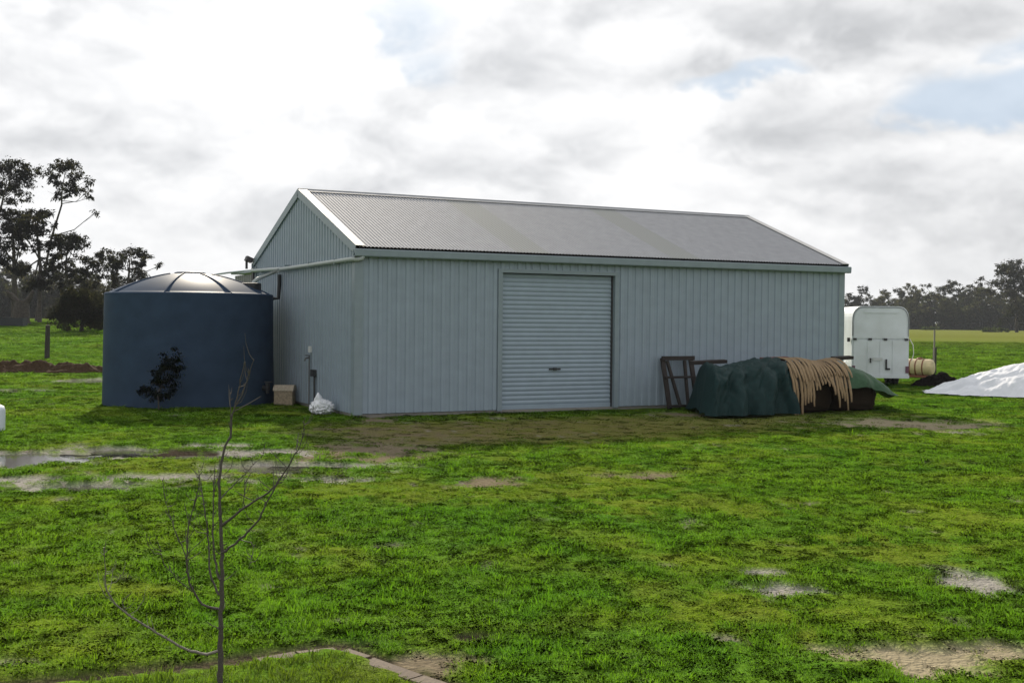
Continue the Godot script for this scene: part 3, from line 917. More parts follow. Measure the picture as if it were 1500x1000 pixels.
func make_trees() -> void:
	leaf_m = mat(Color(1, 1, 1), 0.6, {"vertex_color_use_as_albedo": true, "cull_mode": BaseMaterial3D.CULL_DISABLED, "backlight_enabled": true, "backlight": Color(0.35, 0.38, 0.2)})
	bark_m = grimy(mat(Color(0.085, 0.072, 0.062), 0.9), noise_texture(0.03, Color(0.5, 0.48, 0.46), Color(1, 1, 1), 4, 12, 256), 1.5)
	var g := "gum trees beyond the left paddock"
	tree("gum_tree", "tall gum tree cut by the left edge with a high drooping crown", "tree", Vector3(-49.24, 1.2, -112.0), [[0.1, 4.6], [0.4, 9.0], [1.1, 11.0], [1.5, 13.4]],
		[[1.3, 14.5, 1.8, 1.0], [2.9, 14.6, 1.0, 0.9], [2.2, 13.4, 1.7, 0.8], [1.3, 12.6, 1.3, 0.9], [2.5, 12.0, 0.8, 0.8], [1.5, 11.3, 0.8, 0.6], [-0.3, 14.2, 1.6, 1.2], [0.0, 11.9, 1.3, 1.0]], 0.34, 0.34, 2.0, g)
	tree("gum_tree", "tall slender gum with a bare leaning stem and open crown above the others", "tree", Vector3(-46.53, 1.2, -116.0), [[0.4, 2.7], [1.5, 8.1], [2.4, 11.4], [2.6, 12.7], [2.8, 14.4]],
		[[0.3, 14.8, 0.6, 0.7], [1.5, 15.0, 0.8, 0.9], [2.6, 15.4, 1.2, 0.8], [3.5, 14.7, 1.2, 0.9], [4.2, 14.2, 0.7, 0.9], [5.6, 13.9, 0.5, 0.6], [3.2, 13.3, 1.2, 0.7], [4.0, 12.7, 1.1, 0.7], [2.8, 12.2, 0.9, 0.5], [4.8, 12.7, 0.5, 0.7], [5.2, 12.1, 0.4, 0.4], [6.2, 10.6, 0.3, 0.5], [2.2, 14.0, 0.7, 0.5]], 0.24, 0.34, 2.1, g)
	tree("gum_tree", "dark dense gum tree with a thick forked trunk at the left edge", "tree", Vector3(-44.05, 1.2, -105.0), [[0.0, 4.3], [-0.1, 6.7], [-0.3, 8.8]],
		[[-0.6, 9.3, 1.3, 0.7], [0.6, 9.4, 1.2, 0.7], [-0.3, 8.2, 1.6, 1.0], [1.1, 7.9, 1.0, 0.8], [-0.9, 6.7, 1.2, 1.1], [0.6, 6.6, 0.8, 0.7], [-0.6, 5.2, 1.1, 0.8], [0.5, 4.8, 0.6, 0.5], [-2.4, 7.9, 1.3, 1.4]], 0.36, 0.32, 2.6, g)
	tree("gum_tree", "dark flat-topped gum on a straight slim trunk in front of the slender gum", "tree", Vector3(-40.62, 1.2, -102.0), [[0.0, 4.8], [-0.1, 7.5], [-0.3, 8.6]],
		[[-0.7, 9.4, 1.2, 0.5], [0.3, 9.2, 0.9, 0.6], [-0.1, 8.5, 1.3, 0.8], [0.5, 7.9, 0.8, 0.7], [-0.7, 7.5, 0.8, 0.7], [0.7, 6.9, 0.5, 0.5], [0.2, 6.5, 0.8, 0.6], [1.0, 8.5, 0.4, 0.3], [1.3, 4.3, 1.0, 0.6], [-1.0, 4.6, 1.0, 0.6], [0.8, 3.3, 0.9, 0.5], [-0.8, 3.2, 0.9, 0.5], [1.6, 5.6, 0.8, 0.5]], 0.26, 0.32, 2.6, g)
	tree("gum_tree", "spreading middle-sized gum behind the round dark bush", "tree", Vector3(-41.09, 1.2, -110.0), [[-0.1, 3.3], [-0.3, 5.2], [-0.1, 6.8]],
		[[-0.3, 7.6, 1.3, 0.5], [0.7, 7.7, 1.3, 0.6], [1.2, 7.0, 1.4, 0.9], [-1.6, 7.2, 0.9, 0.6], [2.5, 6.3, 1.0, 0.8], [2.2, 5.5, 1.1, 0.8], [-1.0, 6.1, 0.9, 0.5], [0.0, 5.2, 0.9, 0.6], [1.3, 4.6, 1.1, 0.6], [3.1, 4.9, 0.8, 0.8], [-1.9, 5.5, 0.8, 0.5], [1.9, 3.8, 1.3, 0.8], [-1.5, 4.3, 1.0, 0.6], [-0.6, 3.4, 1.0, 0.6], [0.4, 2.6, 1.2, 0.7]], 0.28, 0.32, 2.4, g)
	tree("gum_tree", "low rounded gum showing just above the left of the water tank", "tree", Vector3(-38.32, 1.2, -118.0), [[0.1, 3.2], [0.2, 4.9], [0.3, 6.2]],
		[[-1.0, 6.6, 1.1, 0.7], [0.3, 7.1, 1.2, 0.6], [-0.4, 5.9, 1.4, 0.7], [1.3, 6.6, 0.8, 0.5], [1.3, 5.6, 0.9, 0.7], [2.2, 6.1, 0.5, 0.6], [3.0, 5.7, 0.5, 0.4], [0.7, 4.9, 1.4, 0.6], [-1.0, 5.0, 1.1, 0.7], [-1.6, 4.2, 0.8, 0.7], [0.3, 3.9, 1.5, 0.7], [-0.5, 2.6, 2.2, 1.1], [1.8, 2.8, 1.8, 1.0]], 0.30, 0.32, 2.3, g)
	tree("bush", "round dark evergreen bush left of the water tank", "bush", Vector3(-29.05, 0.8, -80.0), [[0.0, 0.9], [0.0, 1.6]],
		[[0.1, 1.4, 1.6, 1.1], [-0.8, 1.0, 1.0, 0.9], [1.2, 1.1, 0.9, 0.9], [0.1, 2.3, 1.1, 0.7], [0.8, 2.2, 0.8, 0.6], [-1.2, 0.5, 0.6, 0.5], [0.6, 0.5, 1.2, 0.6]], 0.2, 0.2, 3.4)
	tree("gum_tree", "big gum tree standing out above the tree line at the right edge", "tree", Vector3(111.36, 0.0, -262.0), [[-0.2, 4.8], [-0.5, 8.5], [-1.0, 13.0]],
		[[-0.3, 15.3, 2.7, 1.2], [-2.5, 14.2, 2.4, 1.2], [-4.7, 13.3, 1.8, 0.9], [-1.7, 12.3, 3.6, 1.5], [1.3, 13.1, 3.0, 1.8], [-7.4, 11.8, 0.9, 0.6], [-3.9, 10.8, 2.7, 1.2], [-0.2, 10.0, 3.3, 1.5], [-5.4, 9.2, 1.5, 0.9], [-2.4, 8.2, 2.4, 0.9], [3.1, 11.6, 3.0, 3.0], [1.4, 6.3, 2.4, 1.8], [-0.8, 4.8, 2.7, 2.1], [1.5, 2.5, 3.0, 1.8], [-3.1, 2.5, 1.5, 1.2]], 0.5, 0.62, 2.0)
	# the far tree line and the wood behind the left paddock: four kinds, repeated
	var kinds := []
	var far_label := "dark gum tree, one of many in the far tree line beyond the right paddock"
	for k in 4:
		var cl := []
		var high: float = [11.5, 13.0, 10.0, 12.0][k]
		for c in 11:
			var f := c / 10.0
			cl.append([rng.randfn() * 1.9, lerpf(high * 0.30, high, pow(f, 0.8)), rng.randf_range(1.4, 2.6) * (1.15 - 0.5 * f), rng.randf_range(0.8, 1.4), rng.randfn() * 1.7])
		for c in 9: cl.append([rng.randfn() * 2.8, rng.randf_range(0.5, high * 0.5), rng.randf_range(1.6, 2.6), rng.randf_range(0.9, 1.6), rng.randfn() * 2.0])
		kinds.append(tree("far_gum_tree", far_label, "tree", Vector3.ZERO, [[0.1, high * 0.35], [rng.randfn() * 0.4, high * 0.6], [rng.randfn() * 0.6, high * 0.9]], cl, 0.26, 0.62, 1.9, "gum trees of the far tree line"))
	var first := [true, true, true, true]
	var spots := []
	for row in 5:
		for k in 17:
			var f := (k + rng.randf_range(-0.3, 0.3)) / 16.0
			spots.append([lerpf(84.0, 176.0, f), -lerpf(352.0, 318.0, f) - row * 9.0 + rng.randf_range(-3, 3), rng.randf_range(0.80, 1.12) * lerpf(0.70, 1.0, smoothstep(0.15, 0.5, f)), false])
	for k in 30:
		spots.append([lerpf(-110.0, -80.0, (k + rng.randf() * 0.8) / 30.0), rng.randf_range(-246.0, -218.0), rng.randf_range(0.55, 0.85), true])
	for s in spots:
		var k := rng.randi() % 4
		var at := Vector3(s[0], land(s[0], s[1]), s[1])
		var o: Node3D = kinds[k]
		if first[k]:
			first[k] = false
			o.position = at
			o.rotation.y = rng.randf() * TAU
		else:
			o = dup(o, at, rng.randf() * TAU, s[2])
		if s[3]:
			o.set_meta("label", "hazy gum tree, one of several in the wood seen between the left trunks")
			o.set_meta("group", "gum trees of the wood behind the left paddock")
		else:
			o.set_meta("label", far_label)
			o.set_meta("group", "gum trees of the far tree line")
	# the shrub against the tank
	leaf_gain = Color(2.2, 2.9, 1.5)
	tree("shrub", "small dark leafy shrub in front of the blue water tank", "shrub", Vector3(-7.12, 0.0, -24.0), [[0.02, 0.35], [0.08, 0.7], [0.16, 1.0]],
		[[0.18, 1.05, 0.24, 0.22, 0.0], [0.28, 0.88, 0.24, 0.2, 0.05], [0.08, 0.78, 0.24, 0.2, 0.05], [0.0, 0.52, 0.26, 0.2, 0.05], [0.18, 0.55, 0.24, 0.2, 0.0], [-0.24, 0.36, 0.22, 0.13, 0.0], [0.05, 0.28, 0.28, 0.14, 0.1]], 0.025, 0.065, 1.5)

# ------------------------------------------------------------------ sapling in the bed
func make_sapling() -> void:
	var t := thing("sapling", "bare young fruit tree with thin curved branches in the brick edged bed", "tree", Vector3(-1.46, 0, -5.95))
	var bark := grimy(mat(Color(0.105, 0.088, 0.078), 0.7), noise_texture(0.05, Color(0.55, 0.53, 0.52), Color(1, 1, 1), 4, 21, 256), 0.12)
	var pale := grimy(mat(Color(0.24, 0.215, 0.19), 0.6), noise_texture(0.05, Color(0.6, 0.58, 0.56), Color(1, 1, 1), 4, 21, 256), 0.12)
	var lines := [
		["trunk", 0.0185, 0.0075, [[-1.46, -0.06, -5.95], [-1.45, 0.40, -5.95], [-1.45, 0.73, -5.95], [-1.46, 0.95, -5.95], [-1.46, 1.12, -5.95], [-1.44, 1.23, -5.95], [-1.41, 1.30, -5.95]]],
		["branch", 0.0075, 0.0025, [[-1.41, 1.29, -5.95], [-1.40, 1.39, -5.94], [-1.38, 1.48, -5.94], [-1.36, 1.57, -5.93], [-1.33, 1.67, -5.92]]],
		["branch", 0.0055, 0.002, [[-1.39, 1.44, -5.94], [-1.34, 1.52, -5.93], [-1.31, 1.62, -5.92], [-1.28, 1.69, -5.90]]],
		["branch", 0.0055, 0.002, [[-1.41, 1.29, -5.95], [-1.41, 1.43, -5.96], [-1.42, 1.52, -5.98]]],
		["branch", 0.0105, 0.002, [[-1.45, 0.85, -5.95], [-1.31, 0.96, -5.92], [-1.18, 1.05, -5.89], [-1.09, 1.19, -5.86], [-1.03, 1.29, -5.83], [-1.01, 1.41, -5.80]]],
		["branch", 0.0095, 0.0035, [[-1.45, 0.71, -5.95], [-1.36, 0.78, -5.93], [-1.27, 0.87, -5.91], [-1.20, 1.00, -5.89], [-1.14, 1.10, -5.87], [-1.09, 1.18, -5.85]]],
		["branch", 0.0095, 0.0025, [[-1.46, 0.43, -5.95], [-1.52, 0.44, -5.94], [-1.58, 0.51, -5.92], [-1.61, 0.62, -5.91], [-1.61, 0.75, -5.90], [-1.60, 0.86, -5.89], [-1.57, 0.97, -5.88], [-1.54, 1.07, -5.86], [-1.53, 1.13, -5.85]]],
		["low_branch", 0.0115, 0.003, [[-1.46, 0.215, -5.95], [-1.54, 0.205, -5.93], [-1.64, 0.24, -5.92], [-1.76, 0.32, -5.90], [-1.89, 0.41, -5.88], [-1.97, 0.49, -5.86], [-2.00, 0.59, -5.85], [-2.00, 0.76, -5.83]]],
		["branch", 0.0085, 0.0025, [[-1.46, 0.50, -5.95], [-1.51, 0.58, -5.97], [-1.53, 0.73, -6.00], [-1.55, 0.89, -6.02], [-1.58, 1.02, -6.05], [-1.60, 1.11, -6.07]]],
		["branch", 0.0085, 0.0025, [[-1.46, 0.57, -5.95], [-1.50, 0.74, -5.98], [-1.51, 0.99, -6.02], [-1.51, 1.13, -6.05]]],
		["branch", 0.005, 0.0018, [[-1.46, 0.98, -5.95], [-1.38, 1.07, -6.00], [-1.31, 1.15, -6.05], [-1.28, 1.18, -6.10]]],
		["branch", 0.004, 0.0016, [[-1.61, 0.68, -5.91], [-1.68, 0.85, -5.90], [-1.72, 0.99, -5.89], [-1.73, 1.09, -5.88]]],
		["branch", 0.0045, 0.002, [[-1.90, 0.415, -5.88], [-1.93, 0.47, -5.89], [-1.90, 0.51, -5.90]]],
		["branch", 0.004, 0.0016, [[-1.59, 0.52, -5.92], [-1.65, 0.58, -5.90], [-1.72, 0.67, -5.88], [-1.73, 0.76, -5.85]]],
		["branch", 0.004, 0.0016, [[-1.36, 0.78, -5.93], [-1.28, 0.76, -5.90], [-1.29, 0.66, -5.85]]],
		["branch", 0.004, 0.0016, [[-1.33, 0.95, -5.92], [-1.33, 1.03, -5.90], [-1.32, 1.10, -5.88]]],
	]
	for l in lines:
		var curve := Curve3D.new()
		var src: Array = l[3]
		for k in src.size():
			var p := Vector3(src[k][0], src[k][1], src[k][2]) - t.position
			var a: Array = src[maxi(k - 1, 0)]
			var b: Array = src[mini(k + 1, src.size() - 1)]
			var tan := (Vector3(b[0], b[1], b[2]) - Vector3(a[0], a[1], a[2])) * 0.16
			curve.add_point(p, -tan, tan)
		var total := curve.get_baked_length()
		var steps := int(clampf(total / 0.03, 6, 44))
		var pts := []
		var radii := []
		for k in steps + 1:
			var f := float(k) / steps
			pts.append(curve.sample_baked(total * f, true) + Vector3(rng.randfn(), rng.randfn(), rng.randfn()) * 0.0022)
			radii.append(lerpf(l[1] * (0.9 if l[0] == "trunk" else 0.72), l[2] * 0.7, pow(f, 0.8)) * rng.randf_range(0.92, 1.12))
		var mb := MB.new()
		mb.tube(pts, radii, 7)
		if l[0] != "trunk":      # spurs and buds
			for k in int(total * 11.0):      # fine twigs that turn upwards
				var p: Vector3 = curve.sample_baked(total * rng.randf_range(0.2, 1.0))
				var d := Vector3(rng.randfn(), rng.randf() * 0.8, rng.randfn()).normalized()
				var l2 := rng.randf_range(0.04, 0.13)
				mb.tube([p, p + d * l2 * 0.4, p + d * l2 * 0.7 + Vector3(0, l2 * 0.3, 0), p + d * l2 * 0.8 + Vector3(0, l2 * 0.75, 0)], [0.0020, 0.0017, 0.0014, 0.0009], 4)
			for k in int(total * 18.0):
				var f := rng.randf_range(0.15, 0.98)
				var p: Vector3 = curve.sample_baked(total * f)
				var d := Vector3(rng.randfn(), rng.randfn() + 0.7, rng.randfn()).normalized() * rng.randf_range(0.012, 0.14 if rng.randf() < 0.3 else 0.022)
				d.y = maxf(d.y, d.length() * 0.55)
				mb.tube([p, p + d * 0.6, p + d + Vector3(0, 0.004, 0)], [0.0024, 0.002, 0.0012], 4)
		else:
			for k in 16:
				var p: Vector3 = curve.sample_baked(total * rng.randf_range(0.2, 1.0))
				var d := Vector3(rng.randfn(), 0.4, rng.randfn()).normalized() * rng.randf_range(0.02, 0.09)
				mb.tube([p, p + d * 0.6, p + d + Vector3(0, 0.01, 0)], [0.003, 0.0024, 0.0012], 4)
		obj(l[0], mb.done(), pale if l[0] == "low_branch" else bark, t)

# ------------------------------------------------------------------ garden edging
func make_edging() -> void:
	var t := thing("brick_edging", "row of worn bricks edging the garden bed in the foreground corner", "garden edging")
	var tones := []
	for k in 4: tones.append(grimy(mat(Color(0.100, 0.066, 0.040).lerp(Color(0.14, 0.104, 0.066), k / 3.0), 0.9), noise_texture(0.03, Color(0.62, 0.60, 0.58), Color(1, 1, 1), 5, 30 + k, 256), 0.25))
	var mb := MB.new()
	var b := 0.006
	var prof := PackedVector2Array([Vector2(-0.055, -0.08), Vector2(0.055, -0.08), Vector2(0.055, -b), Vector2(0.055 - b, 0.0), Vector2(-0.055 + b, 0.0), Vector2(-0.055, -b)])
	mb.extrude(prof, Vector3(0, 0, -0.113), Vector3.RIGHT, Vector3.UP, Vector3.BACK, 0.226)
	var brick := mb.done()
	for e in [edge_left, edge_right]:
		var from: Vector2 = e[0]
		var to: Vector2 = e[1]
		var dir := (to - from).normalized()
		var count := int(from.distance_to(to) / 0.234)
		for k in count:
			var d := 0.117 + k * 0.234
			var p: Vector2 = (to - dir * d) if e == edge_left else (from + dir * (d + 0.06))
			var y := -0.009 + rng.randf_range(-0.008, 0.006)
			if e == edge_left and k > 0: y -= 0.014 * k
			obj("brick", brick, tones[rng.randi() % 4], t, Vector3(p.x + rng.randfn() * 0.004, y, p.y + rng.randfn() * 0.004), Vector3(rng.randfn() * 0.03, atan2(dir.x, dir.y) + rng.randfn() * 0.03, rng.randfn() * 0.03))

# ------------------------------------------------------------------ covered pile against the shed
func pile_top(u: float, s: float) -> Vector2:      # s from 0 (back foot) over the top to 1 (front foot): (out from the wall, height)
	var h := 1.03 + 0.05 * sin(u * 2.3 + 0.5) + 0.02 * sin(u * 7.3 + 1.0)
	var a := PI * (1.0 - s)
	var out := 1.62 + 1.02 * signf(cos(a)) * pow(absf(cos(a)), 0.72)
	return Vector2(out, h * pow(maxf(sin(a), 0.0), 0.72))

func make_pile() -> void:
	var cloth := noise_texture(0.03, Color(0.72, 0.72, 0.72), Color(1, 1, 1), 5, 41, 256)
	var dark_green := grimy(mat(Color(0.010, 0.036, 0.036), 0.6, {"metallic_specular": 0.25}), cloth, 0.9)
	var green := grimy(mat(Color(0.038, 0.100, 0.046), 0.6, {"metallic_specular": 0.3}), cloth, 0.9)
	var tan_m := grimy(mat(Color(0.34, 0.235, 0.125), 0.8), cloth, 0.3)
	var hay_m := grimy(mat(Color(0.046, 0.034, 0.024), 0.95, {"metallic_specular": 0.1}), noise_texture(0.05, Color(0.35, 0.33, 0.3), Color(1, 1, 1), 6, 44), 0.7)
	var timber := grimy(mat(Color(0.034, 0.026, 0.023), 0.85), cloth, 0.4)
	var red_timber := grimy(mat(Color(0.17, 0.055, 0.045), 0.8), cloth, 0.4)
	var folds := FastNoiseLite.new()
	folds.seed = 77
	folds.frequency = 0.9
	folds.fractal_octaves = 4
	# old hay bales under the covers
	for k in 3:
		var w: float = [0.9, 1.36, 1.25][k]
		var u0: float = [7.75, 9.2, 10.5][k]
		var tall: float = [0.66, 0.84, 0.74][k]
		var mb := MB.new()
		var round_box := func(a: float, b: float) -> Vector3:
			var th := (a - 0.5) * PI
			var ph := b * TAU
			var q := Vector3(signf(cos(ph)) * pow(absf(cos(ph) * cos(th)), 0.35), signf(sin(th)) * pow(absf(sin(th)), 0.4), signf(sin(ph)) * pow(absf(sin(ph) * cos(th)), 0.35))
			return q * Vector3(w * 0.5, tall * 0.5, 0.86) * (1.0 + 0.07 * folds.get_noise_3dv(q * 2.6 + Vector3(k * 9, 0, 0)) + 0.03 * folds.get_noise_3dv(q * 9.0))
		mb.sheet(30, 60, func(a, b): return round_box.call(1.0 - a, b))
		var o := obj("hay_bale", mb.done(), hay_m, self, shed_point(u0, tall * 0.5 - 0.03, 1.55), Vector3(0, SHED_TURN, 0))
		tag(o, ["old dark hay bale under the dark green tarp", "old dark hay bale showing below the tan strip mat", "old dark hay bale under the light green tarp at the right end"][k], "hay bale", "old hay bales under the covers")
	# the big dark green tarp
	var node := thing("dark_green_tarp", "large dark green tarpaulin draped to the ground over the left of the pile", "tarpaulin", SHED_AT, SHED_TURN)
	var mb := MB.new()
	mb.sheet(90, 70, func(a, s):
		var u: float = 6.75 + a * 2.25
		var p := pile_top(u, s)
		var end := smoothstep(0.0, 0.16, a)
		p.y *= pow(end, 0.55)
		p.x = lerpf(1.62, p.x, 0.72 + 0.28 * end)
		var fold: float = folds.get_noise_3d(u * 1.1 + s * 1.3, s * 2.2, 0.0) * 0.20 + 0.06 * folds.get_noise_3d(u * 3.0 - s * 3.0, s * 4.0, 7.0) + 0.20 * (0.22 - absf(folds.get_noise_3d(u * 1.6 + s * 2.6, s * 0.8, 31.0)))
		var crease: float = -0.07 * exp(-pow((a * 2.55 - 0.62 - (1.0 - s) * 0.75) / 0.10, 2.0)) * smoothstep(0.35, 0.6, s) - 0.06 * exp(-pow((a * 2.55 - 1.75 - (s - 0.5) * 1.2) / 0.12, 2.0)) * smoothstep(0.4, 0.55, s)
		fold += smoothstep(0.5, 1.0, s) * (0.07 * sin(u * 8.5 + 3.0 * folds.get_noise_2d(u, 3.0)) + 0.04 * sin(u * 17.0 + 4.0 * s))
		var spread: float = 0.16 * pow(absf(s - 0.5) * 2.0, 6.0)
		p.x += (fold + crease) * (1.0 if s > 0.4 else 0.4) + signf(s - 0.5) * spread
		p.y += (fold * 0.55 + 0.06 * folds.get_noise_2d(u * 1.4, 55.0)) * sin(s * PI) + crease * 0.5 - 0.07 * exp(-pow((u - 7.7) / 0.35, 2.0)) * sin(s * PI)
		return Vector3(u - 0.46 * (p.x - 1.62) + fold * 0.3, maxf(p.y, 0.0) + 0.035, p.x), 0.006)
	obj("tarp_sheet", mb.done(), dark_green, node)
	# the lighter green tarp at the right end
	node = thing("green_tarp", "lighter green tarpaulin hanging over the right end of the pile", "tarpaulin", SHED_AT, SHED_TURN)
	mb = MB.new()
	mb.sheet(50, 50, func(a, b):      # a along the pile, b from the back over to the front
		var u: float = 10.3 + a * 1.85
		var drop: float = pow(a, 2.1)
		var s: float = lerpf(0.12, 0.86 + 0.05 * a + 0.015 * sin(a * 9.0), b)
		var p := pile_top(10.0, s)
		var fold: float = folds.get_noise_3d(a * 2.6, b * 2.2, 20.0) * 0.06
		var y: float = lerpf(p.y + 0.05, 0.20 + 0.10 * b + 0.05 * sin(b * 9.0), drop) + fold
		return Vector3(u + fold * 0.5 - 0.46 * (p.x - 1.62), maxf(y, lerpf(0.42, 0.16, a)), lerpf(p.x + fold + 0.03, 1.5 + (p.x - 1.6) * 0.85, drop)), 0.006)
	obj("tarp_sheet", mb.done(), green, node)
	# the mat of tan strips: an upper and a lower course
	node = thing("strip_mat", "ragged mat of tan strips hanging over the middle of the pile", "mat", SHED_AT, SHED_TURN)
	for course in 2:
		var count := 18 if course == 0 else 19
		for k in count:
			var f := (k + 0.5) / count
			var u := 8.95 + f * 1.58 + rng.randfn() * 0.012
			var s0 := 0.28 if course == 0 else 0.62
			var s1: float = 0.80 + 0.03 * sin(f * 7.0) + rng.randfn() * 0.010 if course == 0 else 0.97 - 0.13 * exp(-pow((f - 0.56) / 0.17, 2.0)) + rng.randfn() * 0.022 + (0.05 if f < 0.16 else 0.0)
			var lift := 0.075 if course == 0 else 0.035
			var wide := 0.030 + rng.randf() * 0.006
			mb = MB.new()
			mb.sheet(15, 4, func(g, side):
				var s: float = lerpf(s0, s1, g)
				var p := pile_top(u, s)
				var n2 := Vector2(p.x - 1.62, p.y * 0.9).normalized()
				var bow: float = 0.022 * sin(side * PI)
				p += n2 * (lift + bow + 0.025 * folds.get_noise_2d(u * 2.0, g * 2.5 + course * 9.0))
				var shift: float = (0.16 if course == 0 else 0.05) * (g - 0.35) + 0.035 * folds.get_noise_2d(u * 2.0, g * 2.0)
				return Vector3(u + shift - 0.46 * (p.x - 1.62) + (side - 0.5) * 2.0 * wide * (1.0 - 0.4 * smoothstep(0.85, 1.0, g)), p.y, p.x), 0.009)
			obj("strip", mb.done(), tan_m, node)
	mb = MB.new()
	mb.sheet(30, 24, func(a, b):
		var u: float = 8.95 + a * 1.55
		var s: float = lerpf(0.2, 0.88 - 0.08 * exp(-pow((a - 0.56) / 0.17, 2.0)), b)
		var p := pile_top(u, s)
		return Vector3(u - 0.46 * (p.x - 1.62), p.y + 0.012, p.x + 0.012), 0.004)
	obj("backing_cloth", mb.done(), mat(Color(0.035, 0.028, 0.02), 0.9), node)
	# timbers on the pile
	for e in [[8.75, 9.45, 1.09, 1.3, red_timber, "red brown timber lying on top of the pile beside the strip mat"], [7.0, 7.9, 1.03, 1.15, timber, "dark timber lying along the back of the dark green tarp"], [10.75, 11.3, 1.10, 1.3, timber, "dark timber end beside the top of the light green tarp"]]:
		mb = MB.new()
		mb.box(Vector3.ZERO, Vector3(e[1] - e[0], 0.07, 0.14))
		var o := obj("timber", mb.done(), e[4], self, shed_point((e[0] + e[1]) * 0.5, e[2], e[3]), Vector3(0.1, SHED_TURN, 0.03))
		tag(o, e[5], "timber")
	# the old frame leaning on the wall
	node = thing("old_timber_frame", "old dark timber frame leaning on the shed wall left of the tarp", "frame", shed_point(6.95, 0.0, 0.42), SHED_TURN)
	var lean := Vector3(0, 1.08, -0.30)
	for e in [["post", Vector3(0.04, 0, 0), Vector3(0.04, 0, 0) + lean, 0.10], ["post", Vector3(0.78, 0, 0), Vector3(0.78, 0, 0) + lean, 0.10], ["brace", Vector3(0.32, 0.02, 0.01), Vector3(0.14, 0.02, 0.01) + lean * 0.93, 0.06], ["brace", Vector3(0.52, 0.02, 0.01), Vector3(0.60, 0.02, 0.01) + lean * 0.93, 0.06]]:
		mb = MB.new()
		mb.bar(e[1], e[2], e[3], 0.05, Vector3(0, 0, 1))
		obj(e[0], mb.done(), timber, node)
	for h in [1.0, 0.62, 0.05]:
		mb = MB.new()
		mb.bar(Vector3(0.0, 0, 0.045) + lean * h, Vector3(0.85 if h > 0.9 else 0.8, 0, 0.045) + lean * h, 0.05, 0.09 if h > 0.9 else 0.05, Vector3.UP)
		obj("rail", mb.done(), timber, node)

# ------------------------------------------------------------------ small things by the gable
func make_small_things() -> void:
	var beige := grimy(mat(Color(0.40, 0.32, 0.22), 0.8), noise_texture(0.03, Color(0.7, 0.7, 0.7), Color(1, 1, 1), 4, 51, 256), 0.5)
	var t := thing("beige_box", "small beige box with a sloping lid on the grass by the gable wall", "box", shed_point(-0.32, 0.0, -3.62), SHED_TURN - 0.5)
	var mb := MB.new()
	mb.box(Vector3(0, 0.14, 0), Vector3(0.40, 0.32, 0.34))
	obj("body", mb.done(), beige, t)
	mb = MB.new()
	mb.extrude(PackedVector2Array([Vector2(-0.19, 0.30), Vector2(0.19, 0.30), Vector2(0.17, 0.35), Vector2(0.09, 0.42), Vector2(-0.09, 0.42), Vector2(-0.17, 0.35)]), Vector3(0.22, 0, 0), Vector3(0, 0, -1), Vector3.UP, Vector3.LEFT, 0.44)
	obj("lid", mb.done(), grimy(mat(Color(0.48, 0.41, 0.31), 0.7), noise_texture(0.03, Color(0.75, 0.75, 0.75), Color(1, 1, 1), 4, 52, 256), 0.5), t)
	var fold := FastNoiseLite.new()
	fold.seed = 9
	fold.frequency = 3.2
	fold.fractal_octaves = 4
	mb = MB.new()
	mb.sheet(36, 64, func(a, b):
		var th: float = PI * (0.5 - a)
		var ph: float = b * TAU
		var q := Vector3(cos(th) * cos(ph), sin(th), cos(th) * sin(ph))
		var r: float = 1.0 + 0.34 * fold.get_noise_3dv(q * 0.9) + 0.12 * fold.get_noise_3dv(q * 2.4)
		var p := q * r * Vector3(0.235, 0.14, 0.17)
		p.y += 0.16 * exp(-pow((p.x + 0.08) / 0.07, 2.0)) * maxf(0.0, q.y) 
		p.y = maxf(p.y, -0.13)
		return p)
	var o := obj("plastic_bag", mb.done(), mat(Color(0.72, 0.74, 0.78), 0.4), self, shed_point(-0.32, 0.115, -1.02), Vector3(0, SHED_TURN - 0.3, 0))
	tag(o, "crumpled white plastic bag on the grass at the shed corner", "bag")
	t = thing("white_drum", "white plastic drum just showing at the left edge of the lawn", "drum", Vector3(-8.40, 0.0, -19.0))
	mb = MB.new()
	mb.lathe(PackedVector2Array([Vector2(0.24, -0.03), Vector2(0.265, 0.02), Vector2(0.27, 0.36), Vector2(0.25, 0.42), Vector2(0.16, 0.46), Vector2(0.0, 0.47)]), 32)
	obj("body", mb.done(), mat(Color(0.62, 0.67, 0.74), 0.45), t)
	mb = MB.new()
	mb.lathe(PackedVector2Array([Vector2(0.06, 0.46), Vector2(0.06, 0.50), Vector2(0.0, 0.505)]), 16)
	obj("cap", mb.done(), mat(Color(0.55, 0.55, 0.55), 0.5), t)

